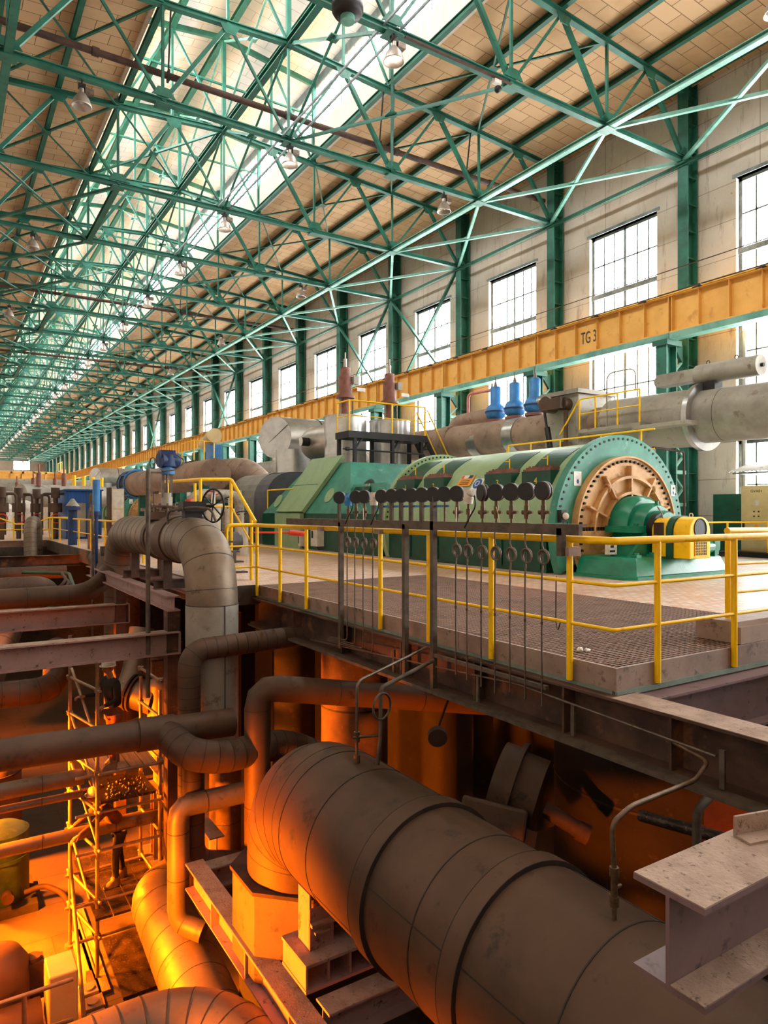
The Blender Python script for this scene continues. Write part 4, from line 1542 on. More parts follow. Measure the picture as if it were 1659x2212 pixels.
def crossover(dy, suffix):
    t = thing('crossover_dome', 'silver upright cylinder on the turbine hood, left one with brown valve' + suffix, 'vessel', (13.3, 23.7 + dy, 3.07))
    MB().cyl((13.3, 23.7, 3.07), (13.3, 23.7, 5.0), .82, 40).join(MB().cyl((13.3, 23.7, 4.98), (13.3, 23.7, 5.04), .84, 40).cyl((13.3, 23.7, 3.5), (13.3, 23.7, 3.53), .83, 40), 1).build('shell', [SILVER, CLAD_L], t)
    hd = MB().tube([(13.2, 23.9, 4.1), (12.95, 25.2, 4.1)], .72, 32)
    hd.lathe([(.72, 0), (.7, .25), (.6, .5), (.38, .68), (0, .74)], (12.95, 25.2, 4.1), (-.19, .98, 0), 32)
    hd.build('side_head', CLAD_L, t)
    MB().cyl((12.3, 24.9, 4.1), (11.95, 24.85, 4.1), .17, 20).build('capped_nozzle', BLACK, t)
    MB().cyl((11.95, 24.85, 4.1), (11.93, 24.85, 4.1), .18, 20).build('nozzle_cap', SILVER, t)
    t2 = thing('crossover_dome', 'silver upright cylinder on the turbine hood, right one with brown valve' + suffix, 'vessel', (15.3, 23.6 + dy, 3.07))
    MB().cyl((15.3, 23.6, 1.3), (15.3, 23.6, 4.95), .82, 40).build('shell', SILVER, t2)
    MB().cyl((15.3, 23.6, 4.93), (15.3, 23.6, 4.99), .84, 40).build('hoop', CLAD_L, t2)
    if dy:
        t.location.y, t2.location.y = 23.7 + dy, 23.6 + dy
    for tt, x, y, z in ((t, 13.3, 23.7, 5.0), (t2, 15.3, 23.6, 4.95)):
        s = thing('dome_valve', 'red brown stem valve standing on the %s silver cylinder%s' % ('left' if x < 14 else 'right', suffix), 'valve', (x, y, z + .05))
        MB().cyl((x, y, z + .05), (x, y, z + .75), .16, 16).build('yoke', REDBR, s)
        MB().cyl((x, y, z + .75), (x, y, z + .85), .36, 20).cyl((x, y, z + .85), (x, y, z + 1.6), .27, 20).cyl((x, y, z + 1.6), (x, y, z + 1.95), .2, 18).build('cylinder', REDBR, s)
        MB().cyl((x, y, z + 1.95), (x, y, z + 2.3), .07, 12).cyl((x, y, z + 2.3), (x, y, z + 2.55), .025, 10).build('spindle', ALUG, s)
        for a in (-.28, .28):
            MB().cyl((x + a, y - .1, z + .05), (x + a, y - .1, z + .78), .03, 8).build('tie_rod', TUBE, s)
        MB().box(x + .25, x + .62, y - .5, y - .48, z + 1.0, z + 1.14).build('white_label', SIGNW, s)
        MB().box(x + .2, x + .4, y - .34, y - .18, z + 1.3, z + 1.6).build('limit_switch', PIPEG, s)
        s.location.y += dy
    return t


crossover(0, '')
# large lagged pipe with a slanted flat end, left of the domes
du = thing('exhaust_duct', 'large silver pipe with flat slanted end cap left of the domes', 'pipe', (14, 28.1, 3.0))
rr = []
for x, sl in ((12.25, 1), (15.8, 0)):
    rr.append([Vector((x - (.38 * math.cos(2 * PI * i / 36) if sl else 0) * 1.0, 28.1 + .88 * math.cos(2 * PI * i / 36), 4.57 + .9 * math.sin(2 * PI * i / 36))) for i in range(36)])
du_ = MB().loft(rr, True, False)
du_.build('pipe_body', CLAD_L, du)
MB().add(rr[0], [tuple(range(36))]).build('end_cap', SILVER, du)
mid_ = Vector((12.25, 28.1, 4.57))
MB().bar(mid_ + Vector((-.3, .75, -.5)), mid_ + Vector((.28, -.72, .5)), .015, .015).build('cap_seam', SEAM, du)
MB().cyl((12.9, 27.6, 3.0), (12.9, 27.6, 4.0), .75, 32).build('vertical_leg', SILVER, du)
MB().cyl((14.2, 28.1, 4.57), (14.24, 28.1, 4.57), .915, 36).build('joint_band', SEAM, du)

# service platform over the hood
pf = thing('service_platform', 'black steel service platform with yellow rails in front of the silver domes', 'platform', (13.8, 21.8, 3.07))
MB().box(12.1, 15.5, 21.3, 22.3, 3.96, 4.2).build('deck', BLACK, pf)
for x, y in ((12.2, 22.2), (12.4, 21.4), (14.0, 21.4), (15.3, 21.4), (13.6, 22.2), (15.3, 22.2)):
    MB().box(x - .06, x + .06, y - .06, y + .06, 3.07, 3.96).box(x - .1, x + .1, y - .1, y + .1, 3.07, 3.11).build('leg', BLACK, pf)
for x in (12.35, 13.95, 15.25):
    MB().bar((x, 21.4, 3.5), (x + .35, 21.4, 3.96), .07, .05).build('knee_brace', BLACK, pf)
MB().cyl((11.9, 21.36, 3.55), (15.4, 21.36, 3.5), .03, 10).cyl((12.0, 21.36, 3.55), (12.15, 21.36, 3.55), .06, 10).build('cross_pipe', BLACK, pf)
for x, y in ((12.15, 22.25), (12.15, 21.35), (13.95, 21.35), (15.45, 21.35)):
    MB().cyl((x, y, 4.2), (x, y, 5.28), .028, 10).build('rail_post', RAILY, pf)
for z in (5.28, 4.75):
    MB().tube([(12.15, 22.25, z), (12.15, 21.35, z), (15.45, 21.35, z)], .03 if z > 5 else .018, 10).build('guard_rail', RAILY, pf)
ST = thing('access_stair', 'steep black stair with yellow handrails right of the service platform', 'stair', (16.2, 21.8, 2.0))
for y in (21.45, 22.15):
    MB().bar((15.5, y, 4.15), (16.9, y, 1.9), .05, .18).build('stringer', BLACK, ST)
    MB().tube([(15.5, y, 5.0), (15.62, y, 5.2), (17.1, y, 2.7), (17.1, y, 1.9)], .028, 10).build('handrail', RAILY, ST)
    MB().cyl((15.5, y, 4.2), (15.5, y, 5.05), .028, 10).build('rail_post', RAILY, ST)
for k in range(8):
    f = (k + .5) / 8
    MB().box(15.5 + 1.4 * f - .1, 15.5 + 1.4 * f + .1, 21.47, 22.13, 4.15 - 2.25 * f - .015, 4.15 - 2.25 * f + .015).build('tread', BLACK, ST)

# main steam and crossunder pipes behind the generator
def pipe_thing(name, label, path, r, m, group=None, seams=None, n=28, extra=None, cat='pipe'):
    xs = path[0]
    t = thing(name, label, cat, tuple(xs), group)
    q = MB().tube(path, r, n)
    if seams:
        q.join(rings_on(path, r, seams, .006, n, seams * .4), 1)
    q.build('pipe_run', [m, SEAM], t)
    return t


bp = pipe_thing('main_pipe', 'huge grey lagged pipe running along the window wall behind the generator', [(17.6, -11.9, 3.75), (17.6, 6.5, 3.85), (17.6, 12.2, 3.95)], .72, PIPEG, None, 2.4, 40)
MB().cyl((17.6, 11.25, 3.93), (17.6, 11.4, 3.93), .93, 40).build('white_flange', SILVER, bp)
MB().cyl((17.6, 11.4, 3.93), (17.6, 12.28, 3.95), .8, 40).cyl((17.6, 12.28, 3.95), (17.6, 14.3, 4.0), .8, 40).build('expansion_sleeve', PIPEG, bp)
MB().tube([(17.6, 14.3, 4.0), (17.6, 15.6, 4.02), (17.55, 16.4, 4.05), (17.5, 19.6, 4.1), (17.4, 23.0, 4.15), (17.2, 26.5, 4.2)], .62, 32).build('brown_run', PIPEB, bp)
for y in (15.9, 18.2, 20.2):
    MB().cyl((17.5, y, 4.06), (17.5, y + .5, 4.07), .65, 32).build('bright_band', SILVER, bp)
bl = MB()
for k in range(6):
    bl.torus((17.42, 22.0 + k * .1, 4.14), (0, 1, 0), .62, .05, 32, 6)
bl.build('bellows', PIPEB, bp)
hs = thing('valve_housing', 'big grey boxy valve housing on the main pipe above the generator', 'valve housing', (17.2, 15.5, 3.3))
MB().box(16.6, 18.2, 14.9, 16.3, 3.4, 5.12).build('box', PIPEG, hs, bevel=.04)
MB().box(16.5, 18.3, 14.8, 16.4, 5.02, 5.15).build('lid', PIPEG, hs)
MB().cyl((16.2, 15.9, 4.75), (16.6, 15.9, 4.75), .26, 18).cyl((16.3, 15.3, 4.7), (16.6, 15.3, 4.7), .2, 18).box(16.15, 16.4, 15.2, 16.1, 4.55, 4.9).build('linkage', CLAD_D, hs)
MB().cyl((16.25, 16.0, 4.7), (16.15, 15.6, 3.2), .04, 10).cyl((16.2, 15.8, 4.0), (16.14, 15.6, 3.3), .09, 12).build('damper_rod', BLACK, hs)
MB().cyl((16.4, 15.2, 4.5), (16.4, 15.2, 3.5), .07, 12).cyl((16.4, 15.2, 3.5), (16.4, 15.2, 3.0), .16, 14).build('column_rod', CLAD_D, hs)
ac = thing('servo_actuator', 'long grey horizontal actuator cylinder above the huge pipe at right', 'actuator', (17.6, 11.3, 4.8))
MB().cyl((17.6, 9.75, 5.08), (17.6, 11.5, 5.1), .27, 28).build('spring_barrel', PIPEG, ac)
MB().cyl((17.6, 9.68, 5.08), (17.6, 9.75, 5.08), .05, 12).build('end_nut', BLACK, ac)
MB().box(17.4, 17.8, 11.5, 12.7, 4.93, 5.27).cyl((17.6, 11.5, 5.1), (17.6, 12.8, 5.1), .15, 18).build('control_box', PIPEG, ac)
MB().box(17.42, 17.78, 10.9, 11.4, 4.5, 4.85).build('saddle', BLACK, ac)
MB().torus((17.6, 10.4, 5.4), (1, 0, 0), .05, .012, 12, 6).torus((17.6, 11.2, 5.4), (1, 0, 0), .05, .012, 12, 6).build('lifting_eye', BLACK, ac)
wp = thing('pipe_walkway', 'small grey walkway with yellow rails beside the valve housing', 'walkway', (16.6, 13.3, 3.7))
MB().box(16.3, 16.9, 12.4, 14.6, 3.72, 3.82).prism([(16.3, 12.4, 3.72), (16.3, 12.4, 3.2), (16.85, 12.4, 3.72)], (0, .05, 0)).build('deck', PIPEG, wp)
MB().box(16.2, 16.7, 10.9, 12.6, 3.62, 3.72).build('gutter_beam', PIPEG, wp)
for y in (12.45, 13.2, 14.0, 14.6):
    MB().cyl((16.35, y, 3.82), (16.35, y, 4.75), .025, 8).build('rail_post', RAILY, wp)
MB().tube(bend([(16.35, 12.45, 4.75), (16.35, 14.6, 4.75), (16.35, 15.4, 3.75)], .1), .025, 8).build('guard_rail', RAILY, wp)
MB().tube([(16.35, 12.45, 4.3), (16.35, 14.6, 4.3)], .018, 8).build('guard_rail', RAILY, wp)
MB().tube(bend([(16.5, 12.7, 4.75), (16.5, 12.7, 5.4), (16.5, 13.7, 5.4), (16.5, 13.7, 3.82)], .25), .022, 8).build('hoop', PIPEG, wp)
gt = thing('generator_top_rail', 'low yellow railing behind the top edge of the generator', 'railing', (15.4, 14, 2.7))
for y in (11.6, 12.9, 14.4, 15.6, 16.6):
    MB().cyl((15.3, y, 2.3), (15.3, y, 3.45), .022, 8).build('post', RAILY, gt)
MB().tube([(15.3, 11.2, 3.45), (15.3, 16.6, 3.45), (15.3, 17.0, 2.5)], .025, 8).build('top_rail', RAILY, gt)
MB().tube([(15.3, 11.2, 2.95), (15.3, 16.7, 2.95)], .016, 8).build('mid_rail', RAILY, gt)

for k, (y, t) in enumerate(((20.7, 'left'), (19.62, 'middle'), (18.55, 'right'))):
    v = thing('relief_valve', 'blue relief valve with bulbous body on the brown pipe, %s of three' % t, 'valve', (18.5, y, 4.6), 'blue relief valves')
    MB().cyl((18.4, y, 4.5), (18.4, y, 4.85), .3, 20).cyl((18.4, y, 4.85), (18.4, y, 4.95), .38, 22).build('brown_base', REDBR, v)
    MB().lathe([(.22, 0), (.36, .1), (.41, .3), (.34, .5), (.2, .62), (.2, 1.25), (.15, 1.3), (0, 1.3)], (18.4, y, 4.95), (0, 0, 1), 26).build('body', BLUE, v)
    MB().cyl((18.4, y, 5.22), (18.4, y, 5.28), .42, 26).build('flange', BLUED, v)
    MB().cyl((18.4, y, 6.25), (18.4, y, 6.42), .08, 12, .04).cyl((18.4, y, 6.42), (18.4, y, 6.65), .02, 8).build('spindle_cap', TUBE, v)
pipe_thing('vent_pipe', 'brown horizontal pipe with rounded end left of the blue valves', bend([(18.4, 20.7, 5.2), (18.4, 23.2, 5.15), (18.4, 23.6, 4.3)], .4), .26, PIPEB, None, None, 24)
pipe_thing('vent_elbow', 'silver flanged elbow from the right blue valve to the grey housing', bend([(18.4, 18.5, 5.3), (18.4, 16.9, 5.35), (18.2, 16.4, 5.0), (18.1, 16.2, 4.6)], .3), .24, CLAD_L, None, None, 24)
pipe_thing('pink_pipe', 'pink painted drain pipe bent beside the left blue valve', bend([(18.4, 20.8, 6.15), (18.4, 22.4, 6.2), (18.4, 22.4, 3.2)], .25), .06, PINK, None, None, 14)

# right hand corner by the window wall
for k, (y0, y1, t) in enumerate(((11.02, 11.98, 'left'), (10.04, 11.0, 'right'))):
    cb = thing('control_cabinet', 'beige control cabinet under the canopy, %s one at the frame edge' % t if k else 'beige control cabinet with dials beside the green locker', 'cabinet', (20.8, (y0 + y1) / 2, 0), 'beige cabinets')
    MB().box(20.52, 21.1, y0, y1, .12, 2.12).build('body', BEIGE, cb)
    MB().box(20.5, 20.52, y0 + .02, y1 - .02, .16, 2.1).build('door', BEIGE, cb)
    MB().box(20.54, 21.08, y0, y1, 0, .12).build('plinth', BLACK, cb)
    MB().box(20.47, 20.5, y1 - .1 if k else y1 - .12, y1 - .06, .85, 1.05).build('handle', BLACK, cb)
    if k == 0:
        MB().box(20.49, 20.5, 11.4, 11.6, 1.52, 1.68).build('meter', WHITE, cb)
        mb = MB()
        for z in (1.34, 1.2):
            for y in (11.43, 11.57):
                mb.cyl((20.5, y, z), (20.485, y, z), .022, 10)
        mb.build('buttons', BLACK, cb)
        MB().prism([(20.49, 11.42, .86), (20.49, 11.58, .86), (20.49, 11.5, 1.0)], (.01, 0, 0)).build('warning_triangle', SIGNY, cb)
        text_part('cabinet_code', 'GVA01', .12, (20.495, 11.5, 1.95), (PI / 2, 0, -PI / 2), TUBE, cb, .002)
lk = thing('green_locker', 'dark green steel locker door against the stained wall', 'locker', (21.4, 12.9, 0))
MB().box(21.25, 21.55, 12.35, 13.35, 0, 1.9).build('body', GEND, lk)
MB().cyl((21.24, 12.5, 1.4), (21.25, 12.5, 1.4), .03, 10).build('lock', BLACK, lk)
MB().cyl((21.2, 12.28, 0), (21.2, 12.28, 7), .07, 14).build('down_pipe', SILVER, lk)
aw = thing('corrugated_canopy', 'pale corrugated canopy over the beige cabinets', 'canopy', (20.9, 10.5, 2.5))
cm_ = MB()
n = 60
vs, fs = [], []
for i in range(n + 1):
    y = 8.6 + 3.6 * i / n
    o = .02 * math.sin(i * PI / 1.0) + (.018 if i % 2 else -.018)
    vs += [(20.2, y, 2.55 + o), (21.4, y, 2.86 + o), (20.2, y, 2.54 + o), (21.4, y, 2.85 + o)]
for i in range(n):
    a = 4 * i
    fs += [(a, a + 1, a + 5, a + 4), (a + 2, a + 6, a + 7, a + 3), (a, a + 4, a + 6, a + 2)]
cm_.add(vs, fs)
cm_.build('sheet', PIPEG, aw)
MB().box(20.25, 20.29, 8.7, 12.1, 2.47, 2.52).bar((20.27, 12.0, 2.5), (21.55, 12.0, 2.5), .04, .04).bar((20.27, 9.0, 2.5), (21.55, 9.0, 2.5), .04, .04).build('frame', FRAME, aw)
br_ = thing('wall_opening_railing', 'thin yellow double railing behind the motor towards the cabinets', 'railing', (18.5, 11.5, 0))
for x, y in ((16.2, 11.75), (18.0, 11.75), (19.25, 11.65), (20.2, 11.0), (19.9, 9.6)):
    MB().cyl((x, y, 0), (x, y, 1.05), .03, 10).build('post', RAILY, br_)
for z in (1.03, .55):
    MB().tube([(16.2, 11.75, z), (19.25, 11.65, z), (20.2, 11.0, z), (19.9, 9.6, z)], .026, 10).build('guard_rail', RAILY, br_)
solo('dark_kerb', MB().box(15.8, 21.0, 12.0, 12.15, 0, .16).box(20.0, 20.4, 8.0, 12.0, 0, .14), DARKC, 'dark low kerb in front of the cabinets and locker', 'kerb')
rs = thing('rusty_valve_group', 'rusty pipe stub with valves leaning behind the generator flange', 'valve', (16.2, 12.2, 0))
MB().tube(bend([(15.6, 11.8, 2.6), (16.0, 11.8, 2.5), (16.2, 11.8, 2.0), (16.2, 11.8, 1.2), (16.0, 11.7, .2)], .25), .09, 14).build('lagged_pipe', COPPER, rs)
MB().tube(bend([(16.2, 12.4, 1.9), (16.6, 12.4, 1.8), (16.6, 12.4, .1)], .15), .08, 14).build('lagged_pipe', COPPER, rs)
MB().tube([(16.7, 12.6, 2.2), (17.4, 12.2, 1.0)], .11, 12).torus((17.1, 12.35, 1.5), (1, .3, -.6), .14, .03, 18, 6).torus((17.35, 12.2, 1.1), (1, .3, -.6), .14, .03, 18, 6).build('rusty_stub', RUSTO, rs)
MB().box(15.9, 16.5, 11.9, 12.5, .0, 1.3).build('dark_block', BLACK, rs)
solo('slanted_conduit', MB().tube(bend([(15.5, 11.4, 3.0), (16.8, 11.4, 2.95), (18.6, 12.6, 1.7), (18.6, 12.6, .2)], .1), .03, 8), RUSTD, 'thin rusty conduit slanting down behind the generator', 'conduit')
# small boxes at the foot of the turbine
for y, w_, z0, z1, tx in ((21.4, .5, .15, .72, 'white electrical box with label at the foot of the hood'), (22.55, .2, .1, .5, 'small white switch box left of the white electrical box')):
    e = thing('electrical_box', tx, 'electrical box', (10.85, y, z0))
    MB().box(10.78, 11.04, y - w_ / 2, y + w_ / 2, z0, z1).build('housing', WHITE, e)
    MB().box(10.775, 10.78, y + w_ * .12, y + w_ * .4, z1 - .3, z1 - .05).build('label_plate', SIGNK, e)
    MB().tube(bend([(10.9, y, z0), (10.9, y, z0 - .05), (10.9, y - .15, .03)], .04), .02, 8).build('cable', BLACK, e)
for y, tx in ((29.2, 'first grey switch box left of the hood'), (30.4, 'second grey switch box left of the hood')):
    e = thing('switch_box', tx, 'switch box', (10.9, y, 0))
    MB().box(10.8, 11.2, y - .45, y + .45, .1, .95).box(10.85, 11.2, y - .4, y + .4, 0, .1).build('housing', PIPEG, e)
    MB().box(10.79, 10.8, y - .1, y + .05, .55, .75).build('switch', BLACK, e)
solo('red_coupling', MB().cyl((5.8, 12.6, .93), (6.1, 12.55, .9), .055, 14).cyl((5.1, 12.75, .94), (5.8, 12.6, .93), .02, 10), RED, 'red hose coupling behind the yellow railing near the stair', 'coupling')

# the further units down the hall
def unit_copy(k, dy):
    nm = 'second' if k == 0 else 'third'
    for root, txt in ((ge, 'green generator of the %s unit down the hall'), (ho, 'green turbine hood of the %s unit down the hall'), (ca, 'grey turbine casing of the %s unit down the hall'), (bp, 'huge lagged pipe of the %s unit by the window wall'), (du, 'silver slanted pipe end of the %s unit'), (be, 'green bearing pedestal of the %s unit'), (mo, 'yellow motor of the %s unit')):
        r = dup(root, (root.location.x, root.location.y + dy, root.location.z), txt % nm)


unit_copy(0, 42)
unit_copy(1, 84)

# ================================================================== pit: steel, pipes, vessels
# girder carrying the platform edge
gd = thing('edge_girder', 'dirty brown plate girder under the grating edge running towards the camera', 'girder', (4.92, 5, -.68))
MB().ibeam((4.92, -.35, -.45), (4.92, 12.0, -.45), .46, .34, .022, .016).build('beam', GIRD, gd)
MB().box(4.755, 5.085, -.35, 3.9, -.221, -.216).build('dust_layer', DUSTY, gd)
for y in (1.2, 2.3, 3.35, 4.45, 5.7, 7.1, 8.6, 10.2):
    MB().box(4.765, 4.915, y - .012, y + .012, -.66, -.24).build('web_stiffener', GIRD, gd)
MB().box(4.62, 4.76, -.35, 11.8, -.69, -.655).build('cable_tray', RACK, gd)
MB().cyl((4.73, 2.95, -.42), (4.73, 5.0, -.33), .012, 8).cyl((4.73, 5.0, -.33), (4.73, 9.5, -.6), .01, 8).build('conduit', TUBE, gd)
for y in (2.9, 4.3, 5.6, 7.2):
    MB().box(4.72, 4.745, y - .02, y + .02, -.64, -.36).build('slotted_rail', RACK, gd)
solo('slotted_tray', MB().box(4.70, 4.74, 4.6, 6.4, -.30, -.26), RACK, 'narrow slotted cable tray below the toe plate behind the gauge tubes', 'tray')
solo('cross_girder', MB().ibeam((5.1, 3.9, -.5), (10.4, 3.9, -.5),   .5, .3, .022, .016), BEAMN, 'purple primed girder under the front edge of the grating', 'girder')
solo('floor_joist', MB().ibeam((5.1, 7.9, -.45), (10.4, 7.9, -.45), .4, .25, .022, .016), GIRD, 'dark joist under the grating deck, middle of the platform', 'joist')
pb = MB()
pb.cyl((5.2, 3.2, -.62), (10.4, 3.2, -.62), .05, 12)
solo('drain_pipe', pb, KICK, 'thin pale pipe in the shade under the purple girder', 'pipe')

# heavy beam end close to the camera
nb = thing('beam_end', 'heavy dusty I beam stub ending close to the camera at lower right', 'beam', (2.26, 1.6, -.42))
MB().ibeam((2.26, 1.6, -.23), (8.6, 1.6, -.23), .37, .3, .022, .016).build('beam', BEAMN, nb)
MB().box(2.262, 8.6, 1.452, 1.748, -.0448, -.040).build('dust_layer', DUSTY, nb)
MB().box(2.262, 8.6, 1.452, 1.59, -.392, -.388).build('dust_layer', DUSTY, nb)
an = MB().angle((2.86, 1.68, -.012), (3.5, 1.52, -.012), .09, .012)
solo('angle_offcut', an, DUSTY, 'steel angle offcut lying on the dusty beam at the right edge', 'steel angle')

# transverse beams over the pit
for y, x1, tx, h in ((11.3, 3.22, 'nearer one ending at the big bent pipe', .36), (15.25, 3.3, 'further one below the lagged pipe', .4)):
    b = thing('pit_beam', 'purple primed steel beam across the pit, ' + tx, 'beam', (1, y, -.58 - h))
    MB().ibeam((-1.3, y, -.58 - h / 2), (x1, y, -.58 - h / 2), h, .28, .02, .015).build('beam', BEAMP, b)
    MB().box(x1, x1 + .02, y - .14, y + .14, -.58 - h, -.58).build('end_plate', BEAMP, b)
    MB().box(-1.3, x1, y - .138, y + .138, -.58, -.576).build('dust_layer', DUSTY, b)
lb = thing('support_frame', 'dark steel frame with short posts carrying the big bent pipe', 'support frame', (3.6, 14, -.9))
for x in (3.12, 4.05):
    MB().ibeam((x, 11.1, -.12), (x, 18.5, -.12), .24, .2, .02, .015).build('long_beam', BEAMP, lb)
for y in (12.3, 14.7, 17.9):
    MB().ibeam((3.1, y, .08), (4.05, y, .08), .16, .16, .015, .012).build('cross_beam', GIRD, lb)
    MB().box(3.25, 3.4, y - .07, y + .07, -.0, .5).build('post', GIRD, lb)
    MB().box(3.8, 3.95, y - .07, y + .07, -.0, .5).build('post', GIRD, lb)
for y in (11.35, 15.25):
    MB().box(3.05, 3.25, y - .12, y + .12, -6, -.24).build('column', GIRD, lb)


def lagged(name, label, path, r, m, radii=.3, straight=None, bendn=7, seam=.3, seam_from=None, n=32, group=None):
    """insulated pipe: rounded path, with lap seams on the bends"""
    p = bend(path, radii, bendn)
    t = thing(name, label, 'pipe', tuple(path[0]), group)
    MB().tube(p, r, n).join(rings_on(p, r, seam, .005, n, seam * .5), 1).build('cladding', [m, SEAM], t)
    return t


up_ = lagged('bent_pipe', 'big grey lagged pipe arching up out of the pit and back down', [(3.6, 10.7, -2.2), (3.6, 10.7, .85), (3.6, 17.2, .85), (3.6, 17.2, -3.5)], .4, CLAD, 1.0, seam=.42, n=44, bendn=12)
MB().cyl((3.6, 12.3, .85), (3.6, 12.9, .85), .425, 40).build('flange_cover', CLAD_D, up_)
MB().cyl((3.6, 13.4, .85), (3.6, 13.55, .85), .43, 40).build('flange_cover', CLAD_D, up_)
MB().cyl((3.6, 10.7, -2.4), (3.6, 10.7, -.1), .408, 44).join(MB().box(3.66, 3.67, 10.285, 10.3, -2.0, -.1).cyl((3.6, 10.7, -.11), (3.6, 10.7, -.1), .411, 44), 1).build('galvanised_sleeve', [PIPEG, SEAM], up_)
av = thing('motor_valve', 'valve with blue electric drive head standing on the big bent pipe', 'valve', (3.6, 13.3, 1.2))
MB().cyl((3.6, 13.3, 1.2), (3.6, 13.3, 1.34), .34, 28).cyl((3.6, 13.3, 1.36), (3.6, 13.3, 1.40), .3, 28).cyl((3.6, 13.3, 1.42), (3.6, 13.3, 1.46), .32, 28).build('bonnet', CLAD_D, av)
bo = MB()
for i in range(14):
    t = 2 * PI * i / 14
    bo.cyl((3.6 + .29 * math.cos(t), 13.3 + .29 * math.sin(t), 1.3), (3.6 + .29 * math.cos(t), 13.3 + .29 * math.sin(t), 1.5), .022, 8)
bo.build('bonnet_bolts', TUBE, av)
MB().cyl((3.6, 13.3, 1.4), (3.6, 13.3, 1.62), .1, 16).cyl((3.6, 13.3, 1.62), (3.6, 13.3, 1.70), .08, 16).build('gland', PIPEG, av)
MB().box(3.50, 3.545, 13.27, 13.33, 1.6, 2.1).box(3.655, 3.7, 13.27, 13.33, 1.6, 2.1).cyl((3.6, 13.3, 1.6), (3.6, 13.3, 2.1), .02, 8).build('yoke', TUBE, av)
hd = MB().cyl((3.6, 13.3, 2.05), (3.6, 13.3, 2.16), .14, 20).cyl((3.6, 13.3, 2.16), (3.6, 13.3, 2.2), .1, 20)
hd.build('drive_base', BLUE, av)
MB().cyl((3.45, 13.25, 2.32), (3.8, 13.35, 2.32), .15, 22).cyl((3.6, 13.3, 2.2), (3.6, 13.3, 2.42), .17, 22).box(3.45, 3.72, 13.15, 13.4, 2.36, 2.50).build('drive_head', BLUED, av)
MB().torus((3.33, 13.3, 2.26), (1, .25, 0), .1, .012, 24, 6).build('side_wheel', TUBE, av)
MB().tube(bend([(3.7, 13.2, 2.46), (3.9, 13.1, 2.3), (3.7, 13.1, 2.12), (3.2, 13.1, 2.1)], .08), .014, 8).build('cable', TUBE, av)
hw = thing('handwheel_valve', 'valve with a large dark handwheel and black box on the bent pipe', 'valve', (3.6, 11.9, 1.2))
MB().box(3.45, 3.85, 11.75, 12.05, 1.35, 1.52).box(3.5, 3.8, 11.8, 12.0, 1.22, 1.35).build('gear_box', BLACK, hw)
MB().cyl((3.6, 11.9, 1.5), (3.6, 11.9, 1.56), .07, 16).build('red_cap', RED, hw)
MB().torus((4.0, 11.85, 1.45), (.93, .35, 0), .29, .018, 36, 8).build('wheel_rim', BLACK, hw)
sp_ = MB()
ax, ay, az = basis((.93, .35, 0))
for i in range(3):
    e = ax * math.cos(i * PI / 3 + .4) + ay * math.sin(i * PI / 3 + .4)
    sp_.bar(Vector((4.0, 11.85, 1.45)) - e * .28, Vector((4.0, 11.85, 1.45)) + e * .28, .02, .02)
sp_.cyl((3.8, 11.9, 1.45), (4.02, 11.84, 1.45), .025, 10)
sp_.build('wheel_spokes', BLACK, hw)
solo('arched_tube', MB().tube(bend([(3.35, 12.2, .9), (3.3, 12.2, 1.36), (3.55, 11.6, 1.42), (3.75, 11.2, 1.4), (3.8, 11.1, 1.18)], .15), .022, 10), RACK, 'dark arched tube over the top of the big bent pipe', 'tube')
solo('conduit_pole', MB().tube(bend([(2.76, 11.3, -1.6), (2.76, 11.3, 2.0), (3.2, 12.6, 2.06), (3.45, 13.2, 2.1)], .15), .036, 12), RACK, 'dark vertical conduit pole beside the bent pipe, bending over at its top', 'pole')
solo('thin_pole', MB().cyl((2.95, 17.2, -2.0), (2.95, 17.2, 1.5), .028, 10), TUBE, 'thin pale pole at the far leg of the bent pipe', 'pole')
bs = thing('blue_post', 'slender blue cylinder on a pole left of the bent pipe', 'post', (3.1, 17.6, 1.2))
MB().cyl((3.1, 17.6, -.5), (3.1, 17.6, 1.25), .04, 12).cyl((3.1, 17.6, 1.25), (3.1, 17.6, 1.35), .1, 16).build('pole', BLUED, bs)
MB().cyl((3.1, 17.6, 1.35), (3.1, 17.6, 2.1), .085, 18).build('cylinder', BLUE, bs)

sp2 = thing('step_platform', 'yellow step platform railing with sloping handrails behind the bent pipe', 'railing', (4.7, 14.5, 0))
MB().box(4.45, 5.1, 13.95, 16.5, .85, .93).build('deck', RACK, sp2)
MB().box(4.42, 4.45, 13.95, 16.5, .85, 1.1).build('toe_board', RAILY, sp2)
for x, y, z in ((4.45, 16.4, 0), (4.45, 13.95, 0), (5.1, 13.95, 0), (5.1, 16.4, 0)):
    MB().cyl((x, y, z), (x, y, 2.02), .034, 12).build('post', RAILY, sp2)
MB().tube(bend([(4.45, 16.7, 2.05), (4.45, 13.95, 2.0), (5.1, 13.95, 2.02), (5.15, 12.75, 1.15)], .08), .036, 12).build('top_rail', RAILY, sp2)
MB().tube(bend([(4.45, 16.4, 1.45), (4.45, 13.95, 1.45), (5.1, 13.95, 1.45), (5.15, 12.75, .6)], .05), .018, 10).build('mid_rail', RAILY, sp2)
MB().cyl((5.15, 12.95, 0), (5.15, 12.95, 1.28), .034, 12).build('post', RAILY, sp2)
for k in range(4):
    MB().box(4.5, 5.1, 13.0 + k * .22, 13.2 + k * .22, .14 + k * .19, .17 + k * .19).build('tread', RACK, sp2)

